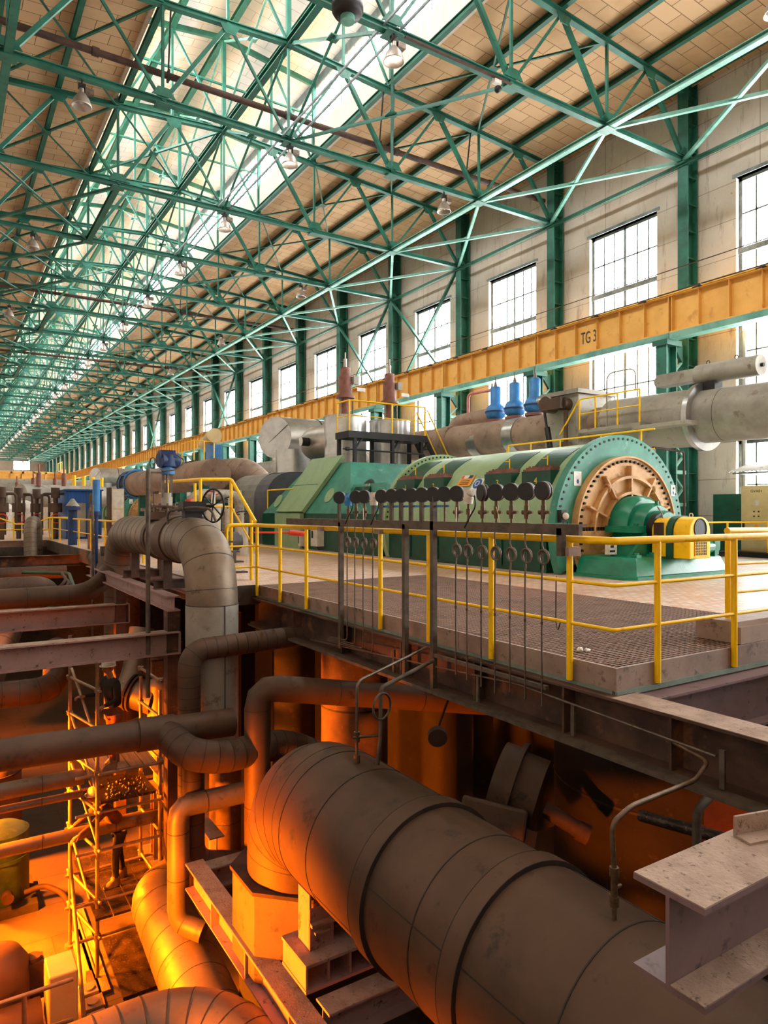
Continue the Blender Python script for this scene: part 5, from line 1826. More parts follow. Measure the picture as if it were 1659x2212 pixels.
# pipes of the pit
lagged('riser_pipe', 'medium brown lagged riser bending right under the platform edge', [(3.1, 10.25, -4.2), (3.1, 10.25, -.72), (6.4, 10.25, -.62)], .165, CLAD_D, .28, seam=.16, n=28)
pt = lagged('cross_pipe', 'brown lagged pipe crossing the pit from the left edge to a tee', [(-1.3, 9.8, -1.62), (3.6, 9.8, -1.74)], .2, CLAD_D, seam=2.4)
MB().cyl((2.25, 9.8, -1.705), (2.75, 9.8, -1.72), .225, 30).build('tee_collar', CLAD_D, pt)
lagged('branch_pipe', 'brown lagged branch curving in an S from the tee collar', [(2.62, 9.8, -1.72), (2.78, 9.25, -1.9), (3.2, 9.15, -2.0), (4.2, 9.35, -2.02), (4.9, 9.4, -2.4), (5.0, 9.4, -3.4)], .215, CLAD_D, .34, seam=.17, n=30)
lagged('down_branch', 'orange lit vertical lagged pipe below the S shaped branch', [(2.95, 9.55, -1.9), (2.95, 9.55, -3.5), (3.9, 9.6, -3.8)], .15, CLAD_D, .25, seam=.3, n=24)
lagged('angle_pipe', 'brown lagged pipe with a mitred elbow in the middle of the pit', [(3.75, 9.2, -4.8), (3.75, 9.2, -1.12), (7.6, 8.4, -1.75)], .185, CLAD_D, .3, seam=1.35, n=30, bendn=3)
lagged('lower_riser', 'yellow lit lagged pipe dropping to a boot above the floor pipe', [(4.6, 9.35, -2.62), (2.68, 9.35, -2.62), (2.68, 9.35, -4.15), (2.95, 9.1, -4.25)], .145, CLAD, .18, seam=.62, n=26, bendn=3)
fp = lagged('floor_pipe', 'large yellow lit pipe elbow lying low in the pit', [(3.6, 11.6, -4.75), (2.88, 11.3, -4.75), (2.76, 8.2, -4.85), (2.76, 6.0, -5.3)], .42, CLAD, [.9, .8], seam=.5, n=40)
lagged('front_pipe', 'large lit lagged pipe curving along the bottom edge of the view', [(-1.3, 7.0, -3.98), (2.3, 7.0, -3.86), (2.85, 4.6, -4.15)], .42, CLAD, .75, seam=.22, n=40, bendn=9)
# the big insulated pipe
BPX, BPZ, BR = 3.51, -1.86, .7
bgp = thing('big_pipe', 'huge brown insulated pipe in the foreground with raised collars', 'pipe', (BPX, 4, BPZ))
path = [(BPX, .4, BPZ), (BPX, 7.06, BPZ), (BPX, 7.06, -3.0)]
pp = bend(path, .86, 12)
bc_ = MB().tube(pp, BR, 56)
sm = rings_on(pp[1:14], BR, .21, .004, 56, .02)
for y in (6.35, 5.75, 4.1, 2.75):
    sm.cyl((BPX, y - .005, BPZ), (BPX, y + .005, BPZ), BR + .005, 56)
for a, y0, y1 in ((205, 4.95, 5.75), (160, 3.72, 4.7), (160, 2.75, 3.55), (60, .5, 3.5), (60, 4.9, 6.2)):
    t = math.radians(a)
    e = Vector((math.cos(t), 0, math.sin(t))) * (BR + .001)
    sm.bar(Vector((BPX, y0, BPZ)) + e, Vector((BPX, y1, BPZ)) + e, .009, .008)
bc_.join(sm, 1).build('cladding', [CLAD_D, SEAM], bgp)
for y, w_ in ((4.72, .19), (3.55, .17)):
    q = MB().cyl((BPX, y, BPZ), (BPX, y + w_, BPZ), BR + .035, 56)
    q.join(MB().cyl((BPX, y - .003, BPZ), (BPX, y + .003, BPZ), BR + .037, 56).cyl((BPX, y + w_ - .003, BPZ), (BPX, y + w_ + .003, BPZ), BR + .037, 56), 1)
    q.build('collar', [CLAD_D, SEAM], bgp)
tp_ = thing('pressure_tapping', 'small brass tapping valve with bent tube on the crown of the huge pipe', 'valve', (3.5, 2.85, -1.16))
MB().cyl((3.5, 2.85, -1.17), (3.5, 2.85, -1.08), .016, 10).cyl((3.5, 2.85, -1.08), (3.5, 2.85, -1.02), .03, 6).cyl((3.5, 2.85, -1.02), (3.5, 2.85, -.9), .022, 10).cyl((3.5, 2.85, -.9), (3.5, 2.85, -.84), .03, 6).cyl((3.5, 2.85, -.97), (3.56, 2.85, -.97), .012, 8).build('cock', BRASS, tp_)
MB().tube(bend([(3.5, 2.85, -.85), (3.5, 2.87, -.58), (3.7, 2.88, -.52), (4.45, 2.93, -.53), (4.72, 3.0, -.47), (4.74, 3.3, -.42)], .07), .017, 10).build('tube', BRASS, tp_)
mt = thing('mounted_gauge_tube', 'thin valve pipe with ring shaped clamp standing on the far end of the huge pipe', 'valve', (3.5, 6.0, -1.16))
MB().tube(bend([(3.5, 6.0, -1.18), (3.5, 6.0, -.35), (4.72, 6.5, -.22)], .1), .014, 10).build('thin_tube', TUBE, mt)
MB().tube(bend([(3.68, 5.9, -1.18), (3.72, 5.9, -.9), (3.72, 5.9, -.42), (4.6, 6.2, -.3)], .06), .022, 10).torus((3.72, 5.88, -.6), (.3, -1, 0), .13, .012, 28, 6).build('ring_tube', RACK, mt)
MB().cyl((3.5, 6.0, -1.17), (3.5, 6.0, -1.08), .035, 8).build('base_nut', BRASS, mt)
MB().cyl((3.5, 6.0, -.95), (3.5, 6.0, -.85), .03, 10).cyl((3.45, 6.0, -.9), (3.72, 5.92, -.9), .016, 8).build('cock', BRASS, mt)
# angular box housing under the elbow
bx = thing('expansion_box', 'eight sided lit metal box under the elbow of the huge pipe', 'housing', (3.5, 7.1, -3.25))
oc = lambda r, z: [Vector((3.52 + r * math.cos(PI / 8 + PI / 4 * i), 7.14 + r * math.sin(PI / 8 + PI / 4 * i), z)) for i in range(8)]
MB().loft([oc(.84, -3.55), oc(.84, -2.64)], False, True).build('side_panels', CLAD, bx)
MB().loft([oc(.87, -2.64), oc(.87, -2.60)], False, True).build('dirty_rim', RUSTD, bx)
# support plate with short post
pl_ = thing('saddle_support', 'rusty steel plate on open frame with a short box post under the huge pipe', 'support', (3.25, 6.1, -3.17))
MB().box(2.87, 3.62, 5.86, 6.42, -2.93, -2.90).build('plate', DUSTY, pl_)
for x in (2.89, 3.12, 3.36, 3.6):
    MB().box(x - .012, x + .012, 5.88, 6.4, -3.14, -2.93).build('rib', BEAMP, pl_)
MB().box(2.87, 3.62, 5.86, 6.4, -3.17, -3.14).build('bottom_plate', BEAMP, pl_)
ps = MB()
ps.box(3.0, 3.02, 6.05, 6.3, -2.9, -2.36).box(3.0, 3.26, 6.04, 6.06, -2.9, -2.5).box(3.24, 3.26, 6.05, 6.3, -2.9, -2.5)
ps.build('box_post', BEAMP, pl_)
MB().box(3.0, 3.26, 5.99, 6.06, -2.66, -2.63).box(3.04, 3.22, 6.0, 6.05, -2.74, -2.72).build('post_lug', DUSTY, pl_)
sv = MB()
for i in range(3):
    sv.cyl((3.33 + i * .09, 6.22, -2.9), (3.33 + i * .09, 6.22, -2.6), .024, 10).cyl((3.33 + i * .09, 6.22, -2.74), (3.33 + i * .09, 6.22, -2.70), .042, 8)
sv.box(3.3, 3.56, 6.1, 6.26, -2.85, -2.77)
solo('small_valves', sv, BRASS, 'small valve manifold standing behind the box post under the huge pipe', 'valve manifold')

# lower steel frame
for nm, p, q, w_, h, tx in (('frame_beam', (2.82, 2.0, -3.45), (2.82, 9.1, -3.45), .24, .34, 'long dusty beam running from bottom edge to the middle of the pit'),
                            ('frame_beam', (3.3, 9.6, -3.45), (3.3, 13.1, -3.45), .22, .34, 'lit beam further back, left of the vertical pipes'),
                            ('frame_beam', (2.94, 9.0, -3.47), (5.2, 9.0, -3.47), .24, .28, 'short cross beam at the end of the long dusty beam'),
                            ('frame_beam', (2.94, 5.66, -3.33), (4.4, 5.66, -3.33), .26, .3, 'orange lit cross beam under the saddle plate'),
                            ('frame_beam', (4.4, 2.0, -3.5), (4.4, 8.9, -3.5), .22, .3, 'dark beam in shade under the huge pipe')):
    t = thing(nm, tx, 'beam', tuple(p))
    MB().ibeam(p, q, h, w_, .02, .014).build('beam', BEAMP, t)
    d = (Vector(q) - Vector(p)).normalized()
    zt_ = p[2] + h / 2
    if abs(d.y) > .5:
        MB().box(p[0] - w_ / 2 + .004, p[0] + w_ / 2 - .004, p[1], q[1], zt_, zt_ + .004).build('dust_layer', DUSTY, t)
        y = p[1] + .6
        while y < q[1] - .2:
            MB().box(p[0] - w_ / 2 + .01, p[0] - .008, y - .008, y + .008, zt_ - h + .02, zt_ - .02).build('web_stiffener', BEAMP, t)
            y += 1.1
    else:
        MB().box(p[0], q[0], p[1] - w_ / 2 + .004, p[1] + w_ / 2 - .004, zt_, zt_ + .004).build('dust_layer', DUSTY, t)
for k, (x, y, tx) in enumerate(((2.82, 5.3, 'under the long dusty beam'), (3.3, 12.8, 'at the back of the lit beam'), (4.7, 9.0, 'under the short cross beam'))):
    solo('pit_column', MB().ibeam((x, y, -6), (x, y, -3.62), .2, .2, .015, .012, (0, 1, 0)), BEAMP, 'steel column standing on the pit floor ' + tx, 'column')

solo('shade_block', MB().box(3.1, 10.4, -.3, 8.2, -6, -3.87), DARKC, 'dark block added for the black shade under the huge pipe', 'added block')  # added block that keeps the space under the huge pipe black
# vessels under the operating floor
ve = thing('round_vessel', 'orange lit upright vessel with a dark round porthole under the platform', 'vessel', (6.6, 11.4, -6))
q = MB()
for z in (-4.2, -2.3, -1.95):
    q.cyl((6.6, 11.4, z), (6.6, 11.4, z + .03), .64, 40)
MB().cyl((6.6, 11.4, -6), (6.6, 11.4, -.35), .63, 40).join(q, 1).build('shell', [COND, SEAM], ve)
c0 = Vector((6.5, 10.8, -.78))
MB().cyl(c0 + Vector((0, .1, 0)), c0 + Vector((-.02, -.1, 0)), .3, 28).build('porthole', BLACK, ve)
MB().torus(c0 + Vector((-.02, -.1, 0)), (.1, 1, 0), .3, .03, 28, 8).build('porthole_ring', COND, ve)
for x in (6.4, 6.6):
    MB().torus((x, 10.66, -.8), (0, 1, 0), .08, .012, 4, 6).build('porthole_clip', RUSTD, ve)
v2 = thing('dark_vessel', 'large dark condenser shell in shade under the platform at right', 'vessel', (8.3, 5.8, -3.85))
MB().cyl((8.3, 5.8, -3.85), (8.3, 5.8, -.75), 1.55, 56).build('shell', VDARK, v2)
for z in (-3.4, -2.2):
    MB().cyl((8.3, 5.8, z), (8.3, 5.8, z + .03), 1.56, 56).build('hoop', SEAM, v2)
c0 = Vector((6.92, 5.05, -1.15))
MB().cyl(c0 + Vector((.15, .1, 0)), c0 + Vector((-.07, -.04, 0)), .3, 28).build('porthole', BLACK, v2)
for k in (-.12, .08):
    MB().torus(c0 + Vector((-.09 + k * .3, -.05 - k * .8, 0)), (.87, .5, 0), .1, .012, 4, 6).build('porthole_clip', RUSTD, v2)
v3 = thing('slim_vessel', 'slim dark upright vessel between the risers and the round vessel', 'vessel', (5.9, 12.6, -6))
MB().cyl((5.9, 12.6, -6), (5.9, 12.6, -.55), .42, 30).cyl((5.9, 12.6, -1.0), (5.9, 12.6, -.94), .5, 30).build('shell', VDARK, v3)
pipe_thing('lit_stub', 'orange lit vertical pipe behind the brown riser', [(4.6, 12.9, -6), (4.6, 12.9, -.6)], .3, COND, None, .6, 28)
for x, y in ((5.3, 14.0), (8.8, 10.5), (9.6, 8.0)):
    solo('foundation_column', MB().box(x - .25, x + .25, y - .25, y + .25, -6, -.3), DARKC, 'dark concrete column under the operating floor, %s' % {5.3: 'behind the slim vessel', 8.8: 'right of the round vessel', 9.6: 'behind the condenser shell'}[x], 'column')
va = thing('butterfly_valve', 'dusty brown valve with box shaped drive in the shade behind the huge pipe', 'valve', (5.7, 6.3, -2.6))
ax_ = Vector((.55, -.8, -.25)).normalized()
c0 = Vector((5.75, 6.45, -1.95))
MB().cyl(c0, c0 + ax_ * .2, .48, 36).cyl(c0 + ax_ * .2, c0 + ax_ * .26, .55, 36).cyl(c0 + ax_ * .26, c0 + ax_ * .55, .45, 36).build('valve_body', CLAD_D, va)
MB().bar((5.02, 6.25, -2.08), (5.55, 5.75, -2.2), .36, .34, (.2, .3, 1)).build('drive_box', CLAD_D, va, bevel=.03)
MB().bar((5.45, 5.85, -2.35), (5.62, 5.69, -2.4), .36, .3, (.2, .3, 1)).build('drive_cover', BLACK, va)
MB().cyl((5.9, 5.8, -2.1), (6.15, 5.45, -2.3), .09, 16).cyl((6.12, 5.5, -2.28), (6.2, 5.4, -2.33), .11, 16).build('motor_stub', RUSTD, va)
MB().cyl((5.25, 7.0, -1.45), (5.2, 6.92, -1.47), .12, 18).tube(bend([(5.25, 7.0, -1.4), (5.35, 6.9, -1.0), (4.9, 6.2, -.7)], .1), .014, 8).build('dial', RUSTD, va)
rp = thing('rust_panel', 'rust red hinged panel glowing orange under the girder at right', 'panel', (5.7, 3.4, -1.6))
MB().bar((5.6, 3.6, -1.35), (5.75, 3.15, -1.35), .02, .62, (0, 0, 1)).build('panel', RUSTO, rp)
MB().tube(bend([(5.0, 3.28, -2.0), (5.0, 3.28, -1.0), (5.5, 3.3, -.82), (6.1, 3.3, -.8)], .08), .035, 10).build('frame_tube', RACK, rp)
MB().tube([(5.2, 3.95, -1.33), (5.25, 3.2, -1.25)], .05, 14).build('braided_hose', MESHD, rp)

# scaffold
sc_ = thing('scaffold_tower', 'tall tube scaffold tower with plank decks standing in the pit', 'scaffold', (2.4, 12.2, -6))
XS, YS = (1.95, 3.02), (11.65, 12.75)
STD = ((2.06, 11.6), (1.83, 12.75), (3.05, 11.7), (3.0, 12.8))
for x, y in STD:
    if 1:
        MB().cyl((x, y, -6), (x, y, -.75 if x < 2.5 else -1.6), .03, 12).cyl((x, y, -6), (x, y, -5.96), .09, 12).build('standard', SCAF, sc_)
for z in (-1.45, -2.05, -2.75, -3.35, -3.95, -4.75, -5.3):
    for p, q in ((STD[0], STD[1]), (STD[2], STD[3])):
        MB().cyl((p[0] + (p[0] - q[0]) * .1, p[1] - .12, z), (q[0] - (p[0] - q[0]) * .1, q[1] + .12, z), .024, 10).build('ledger', SCAF, sc_)
    for y in YS:
        if z < -2.2:
            MB().cyl((1.75, y, z - .05), (3.2, y, z - .05), .024, 10).build('transom', SCAF, sc_)
    for x, y in STD:
        if 1:
            MB().cyl((x, y, z - .035), (x, y, z + .03), .05, 10).build('coupler', SCAF, sc_)
for z0, z1 in ((-1.3, -2.3), (-2.1, -3.1), (-2.9, -3.9), (-4.1, -5.2), (-5.2, -6)):
    MB().cyl((1.85, 12.72, z0), (2.07, 11.63, z1), .024, 10).build('diagonal', SCAF, sc_)
for i in range(5):
    MB().box(1.98 + i * .22, 2.18 + i * .22, 11.95, 13.2, -2.91, -2.87).build('plank', WOODP, sc_)
for i in range(4):
    MB().box(1.98 + i * .27, 2.23 + i * .27, 11.3, 13.4, -4.91, -4.87).build('tread_panel', MESHD, sc_)
for i in range(3):
    MB().box(2.1 + i * .29, 2.37 + i * .29, 11.55, 12.6, -3.24, -3.2).build('tread_panel', MESHD, sc_)
deb = MB()
for i in range(90):
    deb.blob((random.uniform(2.2, 2.9), random.uniform(11.6, 12.3), -3.19), (random.uniform(.005, .024),) * 3, 6, 4, .4)
tag(deb.build('debris_litter', DUSTY), 'scattered lagging crumbs on the upper tread panels of the scaffold', 'debris', kind='stuff')
for k, (y, z, r, tx) in enumerate(((12.2, -2.97, .13, 'upper thick one'), (12.25, -3.27, .06, 'thin one in the middle'), (12.2, -3.88, .105, 'lower one with patches'))):
    pipe_thing('service_pipe', 'horizontal pipe through the scaffold from the left, ' + tx, [(-1.3, y, z), (4.2, y, z - .02)] if k == 2 else [(-1.3, y, z), (1.95, y, z)], r, CLAD, 'horizontal pipes beside the scaffold', 1.1, 18)
lagged('elbow_pipe', 'brown lagged elbow at the left edge behind the scaffold', [(-1.3, 15, -2.1), (1.9, 15, -2.15), (2.1, 16.5, -1.6)], .25, CLAD_D, .5, seam=.3, n=26)
fl_ = thing('flanged_elbow', 'lit flanged pipe bend with round flange behind the scaffold', 'pipe', (3.1, 14, -2.5))
MB().tube(bend([(3.4, 14.4, -1.0), (3.2, 14.2, -1.9), (2.9, 13.9, -2.3)], .3), .24, 24).build('bend', CLAD, fl_)
a_ = Vector((.6, -.55, -.2)).normalized()
c0 = Vector((3.1, 14.0, -2.15))
MB().cyl(c0, c0 + a_ * .04, .36, 32).cyl(c0 + a_ * .08, c0 + a_ * .12, .36, 32).build('flange', RUSTD, fl_)
MB().cyl(c0 + a_ * .12, c0 + a_ * .55, .3, 28).build('stub', CLAD, fl_)
MB().cyl((3.55, 13.6, -3.4), (3.55, 13.6, -2.0), .24, 26).sphere((3.55, 13.6, -2.0), .24, 20, 10, .7).build('pot', CLAD, fl_)
pk = thing('spring_valve', 'black bellows valve on a flange near the brown riser', 'valve', (3.9, 13.6, -2.0))
MB().cyl((3.95, 13.6, -2.1), (3.95, 13.6, -2.05), .2, 22).build('flange', CLAD, pk)
b_ = MB()
for i in range(6):
    b_.cyl((3.95, 13.6, -1.95 + i * .045), (3.95, 13.6, -1.925 + i * .045), .13, 18)
b_.cyl((3.95, 13.6, -2.05), (3.95, 13.6, -1.2), .05, 12)
b_.build('bellows', BLACK, pk)
ac2 = MB().box(3.3, 3.5, 13.2, 13.4, -1.75, -1.45)
for i in range(3):
    ac2.cyl((3.4, 13.3, -1.42 + i * .08), (3.4, 13.3, -1.37 + i * .08), .12, 14)
solo('drive_unit', ac2, BRASS, 'small boxy drive unit above the flanged bend', 'drive')

# machines on the pit floor
tk = thing('green_tank', 'dark green drum tank on the pit floor at the left edge', 'tank', (.95, 14.8, -6))
MB().cyl((.95, 14.8, -5.85), (.95, 14.8, -4.62), .46, 32).cyl((.95, 14.8, -5.1), (.95, 14.8, -5.04), .49, 32).lathe([(.46, 0), (.3, .1), (0, .13)], (.95, 14.8, -4.62), n=32).build('shell', MACHG, tk)
MB().box(.4, 1.5, 14.2, 15.4, -6, -5.85).build('plinth', CONC, tk)
MB().tube(bend([(1.3, 14.4, -5.7), (1.6, 14.3, -5.6), (1.9, 14.0, -5.7), (2.0, 13.8, -5.95)], .15), .05, 10).cyl((1.0, 14.25, -5.6), (1.0, 14.1, -5.6), .1, 12).build('hose', RUSTD, tk)
MB().sphere((1.38, 14.6, -4.95), .05, 10, 8).build('cock', WHITE, tk)
t2_ = thing('lagged_tank', 'brown domed tank top at the left edge behind the green drum', 'tank', (.85, 17, -6))
MB().cyl((.85, 17, -6), (.85, 17, -4.2), .62, 34).lathe([(.62, 0), (.52, .18), (.3, .32), (0, .38)], (.85, 17, -4.2), n=34).build('shell', COND, t2_)
MB().torus((.85, 17, -4.2), (0, 0, 1), .63, .02, 34, 6).build('rim', SEAM, t2_)
pm = thing('pump_set', 'horizontal lagged pump with cabinet on a frame at the bottom left corner', 'pump', (.8, 10.3, -6))
MB().cyl((-.9, 10.1, -5.35), (1.1, 10.1, -5.35), .3, 30).build('casing', CLAD_D, pm)
MB().lathe([(.42, 0), (.4, .2), (.3, .36), (.1, .42), (0, .43)], (.62, 10.75, -5.0), (0, 0, 1), 34).cyl((.62, 10.75, -5.5), (.62, 10.75, -5.0), .42, 34).build('domed_head', CLAD_D, pm)
MB().box(1.15, 1.5, 9.75, 10.25, -5.35, -4.6).build('cabinet', BEIGE, pm, bevel=.02)
MB().box(1.145, 1.15, 9.8, 10.2, -5.3, -4.65).build('cabinet_door', BEIGE, pm)
MB().box(.95, 1.2, 10.6, 10.85, -5.35, -4.85).cyl((1.07, 10.72, -4.85), (1.07, 10.72, -4.8), .1, 16).build('motor', RUSTD, pm)
MB().box(-.9, 1.5, 9.55, 9.75, -5.75, -5.6).box(-.9, 1.5, 10.35, 10.5, -5.75, -5.6).box(-.6, -.4, 9.5, 10.6, -6, -5.75).box(1.1, 1.3, 9.5, 10.6, -6, -5.75).build('bed_frame', BEAMP, pm)
lr = thing('pump_railing', 'lit tube railing in front of the pump at the bottom left', 'railing', (.5, 9.6, -6))
for x in (.85, -.4):
    MB().cyl((x, 9.5, -5.75), (x, 9.5, -4.55), .03, 12).build('post', SCAF, lr)
for z in (-4.55, -5.05):
    MB().cyl((-1.2, 9.5, z), (1.4, 9.5, z), .026, 12).build('guard_rail', SCAF, lr)
for k in range(7):
    y = 8.6 + k * .33
    tt = thing('junction_box', 'lit square terminal box on a pit floor rail, %s from the bottom' % ORD[k], 'terminal box', (1.75, y, -5.6), 'row of terminal boxes on the pit floor')
    MB().box(1.64, 1.88, y - .13, y + .13, -5.62, -5.42).build('housing', CLAD_L, tt, bevel=.01)
    MB().cyl((1.76, y, -5.42), (1.76, y, -5.40), .08, 16).build('cover', CLAD_L, tt)
solo('box_rail', MB().box(1.6, 1.68, 8.2, 11.3, -5.75, -5.62).box(1.84, 1.92, 8.2, 11.3, -5.75, -5.62).box(1.66, 1.72, 8.4, 8.5, -6, -5.75).box(1.66, 1.72, 10.9, 11.0, -6, -5.75), SCAF, 'steel rail carrying the row of terminal boxes', 'rail')
solo('leaning_tube', MB().cyl((1.55, 9.1, -5.9), (1.75, 12.2, -4.3), .03, 10), SCAF, 'loose scaffold tube leaning against the tower', 'tube')
for k, (x, y, l_) in enumerate(((1.95, 10.9, 2.2), (2.08, 11.2, 2.6))):
    solo('loose_plank', MB().bar((x, y, -5.97), (x + .02, y + l_, -5.97), .2, .04), WOODP, 'long pale plank lying on the pit floor, %s of two' % ('left' if k == 0 else 'right'), 'plank', 'loose planks on the pit floor')
solo('floor_grille', MB().box(2.3, 3.2, 10.9, 12.6, -5.99, -5.95), MESHD, 'dark oily floor grille beside the large yellow pipe', 'floor grille')
solo('bright_plate', MB().box(3.1, 3.75, 11.9, 13.4, -4.93, -4.9).box(3.2, 3.3, 12.0, 12.1, -6, -4.93).box(3.5, 3.6, 13.2, 13.3, -6, -4.93), CLAD_L, 'shiny wet metal plate beside the scaffold deck', 'plate')
solo('stone_block', MB().box(2.35, 2.6, 9.6, 10.4, -6, -5.75).box(2.4, 2.6, 9.1, 9.5, -6, -5.8), CONC, 'rough concrete blocks beside the large yellow pipe', 'block')
solo('fallen_glove', MB().blob((2.25, 9.0, -5.97), (.05, .09, .03), 8, 6, .3), SIGNW, 'pale crumpled glove on the pit floor near the bottom', 'glove')

# far part of the pit and the machines beyond it
lagged('pit_pipe', 'grey brown lagged pipe along the pit behind the further beam', [(-1.3, 16.3, -.48), (2.7, 16.3, -.45), (3.3, 17.0, -.1), (3.3, 18.6, .2)], .21, CLAD_D, .4, seam=.8, n=26)
lagged('pit_pipe', 'brown pipe at the left edge in the far dark pit', [(-1.3, 21, -.75), (2.4, 21, -.7), (2.7, 22, -1.5)], .3, CLAD_D, .4, seam=.7, n=24)
lagged('pit_pipe', 'thinner brown pipe behind in the far dark pit', [(-1.3, 24.5, -.6), (3.4, 24.5, -.6)], .2, CLAD_D, seam=1.2, n=20)
for k, (y, z) in enumerate(((18.2, -.65), (18.8, -.8), (19.3, -.95), (20.0, -1.3))):
    solo('thin_pit_pipe', MB().tube(bend([(-1.3, y, z), (2.2 + .15 * k, y, z), (2.6 + .15 * k, y + .5, z + .3), (2.7 + .15 * k, y + 2, z + .35)], .3), .035, 10), RUSTD, 'thin rusty pipe across the far pit, %s one from the bent pipe' % ORD[k], 'pipe', 'thin pipes across the far pit')
solo('green_drain', MB().tube(bend([(2.2, 19.8, -1.2), (3.0, 19.6, -.9), (3.2, 22.5, -.5), (2.0, 23.0, -.45)], .15), .05, 10), MACHG, 'dark green small pipe bending in the far pit', 'pipe')
dv = thing('pit_drum', 'brown upright drum in the far pit', 'vessel', (.9, 29, -6))
MB().cyl((.9, 29, -6), (.9, 29, -.25), .8, 32).build('shell', COND, dv)
pipe_thing('lit_pit_pipe', 'orange lit sloping pipe in the far pit', [(1.0, 24, -4), (2.4, 27, -1.2)], .5, CLAD, None, .5, 26)
fb = thing('far_pit_beam', 'dark beam across the far pit', 'beam', (1, 27, -.6))
MB().ibeam((-1.3, 27, -.4), (4.2, 27, -.4), .4, .3, .02, .015).build('beam', GIRD, fb)
railing('pit_side_railing', 'yellow railing along the deck edge beyond the bent pipe', [(4.4, y, 0, 1.05) for y in (18.5, 21, 23.5, 26, 28.5, 31, 33.5, 36)],
        [([(4.4, 18.5, 1.05), (4.4, 36, 1.05)], .03, 'top_rail'), ([(4.4, 18.5, .55), (4.4, 36, .55)], .02, 'mid_rail')])
railing('pit_end_railing', 'yellow railing across the far end of the pit', [(x, 36.2, 0, 1.05) for x in (-1.0, .6, 1.6, 2.2, 2.8, 3.4, 4.3)],
        [([(-1.2, 36.2, 1.05), (2.2, 36.2, 1.05), (2.9, 36.2, .75), (3.6, 36.2, .75), (4.3, 36.2, 1.05), (5.2, 36.2, 1.05)], .035, 'top_rail'), ([(-1.2, 36.2, .5), (4.3, 36.2, .5)], .022, 'mid_rail')])
hu = thing('blue_hut', 'blue corrugated sheet hut beyond the far end of the pit', 'hut', (5.9, 38.4, 0))
n = 26
w = MB()
poly = []
for i in range(n + 1):
    poly.append((5.07 + 1.62 * i / n, 36.55 + (.03 if i % 2 else 0), 0))
poly += [(6.69, 40.2, 0), (5.07, 40.2, 0)]
w.prism(poly, (0, 0, 2.35))
w.build('wall', BLUEH, hu)
MB().box(5.0, 6.76, 36.45, 40.3, 2.35, 2.42).build('roof', BLUEH, hu)
MB().box(5.5, 5.95, 36.5, 36.56, .1, 1.75).build('door', PIPEG, hu)
MB().box(6.1, 6.55, 36.5, 36.56, 1.75, 2.2).build('yellow_panel', RAILY, hu)
bc = thing('blue_column', 'dark blue column with a conical grey cap at the far pit edge', 'column', (4.4, 30, 0))
MB().cyl((4.4, 30, 0), (4.4, 30, 1.5), .17, 20).cyl((4.4, 30, 1.4), (4.4, 30, 1.52), .3, 20).build('shaft', BLUED, bc)
MB().cyl((4.4, 30, 1.56), (4.4, 30, 1.85), .26, 20, .05).build('cap', PIPEG, bc)
lagged('far_bend', 'grey ribbed pipe bend rising at the far end of the pit', [(3.2, 32.3, -3), (3.2, 33.4, .85), (3.6, 34.9, .9), (3.65, 35.3, -2)], .26, CLAD, .6, seam=.2, n=26)
iv = thing('instrument_rack', 'dark rack of instruments and tubes at the far pit edge', 'rack', (4.55, 26.5, 0))
for y in (26.2, 26.9):
    MB().box(4.5, 4.62, y - .05, y + .05, 0, 2.0).build('upright', RACK, iv)
for k in range(6):
    MB().tube(bend([(4.45, 26.25 + k * .11, 0), (4.45, 26.25 + k * .11, 1.2 + .1 * (k % 3)), (4.55, 26.3 + k * .11, 1.5)], .1), .02, 8).build('tube', TUBE, iv)
MB().box(4.5, 4.75, 26.1, 27.0, 1.3, 1.36).build('shelf', RACK, iv)
for k, (x, y, h, tx) in enumerate(((5.0, 24.8, 2.1, 'left'), (6.6, 25.0, 2.0, 'right'))):
    e = thing('tall_cabinet', 'tall beige cabinet on posts beyond the railing, %s one' % tx, 'cabinet', (x, y, 0), 'tall cabinets beyond the railing')
    MB().box(x - .2, x + .2, y - .3, y + .3, .9, h).build('body', BEIGE, e)
    MB().box(x - .25, x - .2, y - .3, y + .3, 0, h + .05).build('post', RUSTD, e)
    MB().box(x - .17, x + .17, y - .31, y - .3, .95, 1.4).box(x - .17, x + .17, y - .31, y - .3, 1.45, h - .05).build('door', WHITE, e)
sp_ = thing('steam_pipe', 'long brown steam pipe with a blue ringed end beyond the stair', 'pipe', (10.4, 40, 3.1))
MB().tube([(10.6, 31, 3.05), (10.3, 45, 3.05)], .74, 34).build('pipe_run', PIPEB, sp_)
MB().cyl((10.3, 45, 3.05), (10.28, 46.2, 3.05), .8, 34).cyl((10.28, 46.2, 3.05), (10.27, 46.5, 3.05), .9, 34).build('end_sleeve', RUSTD, sp_)
for y in (44.6, 46.0):
    MB().torus((10.3, y, 3.05), (0, 1, 0), .86, .06, 34, 8).build('blue_ring', BLUE, sp_)
for t in (200, 235, 140):
    t = math.radians(t)
    MB().bar((10.3 + .86 * math.cos(t), 44.6, 3.05 + .86 * math.sin(t)), (10.3 + .86 * math.cos(t), 46, 3.05 + .86 * math.sin(t)), .1, .08).build('tie_bar', BLUE, sp_)
for y in (33, 38, 44):
    MB().box(10.2, 10.7, y - .15, y + .15, 0, 2.35).build('pedestal', GEND, sp_)
lagged('grey_duct', 'wide grey brown duct elbow left of the grey casing', [(11.6, 36.5, 3.2), (12.6, 32.2, 3.2), (13.4, 31.6, 2.0)], .8, PIPEB, .8, seam=.5, n=30)
wl = thing('duct_walkway', 'small walkway with yellow rails by the brown duct', 'walkway', (10.9, 34.5, 3.0))
MB().box(10.4, 11.4, 33.6, 35.6, 3.75, 3.85).build('deck', RACK, wl)
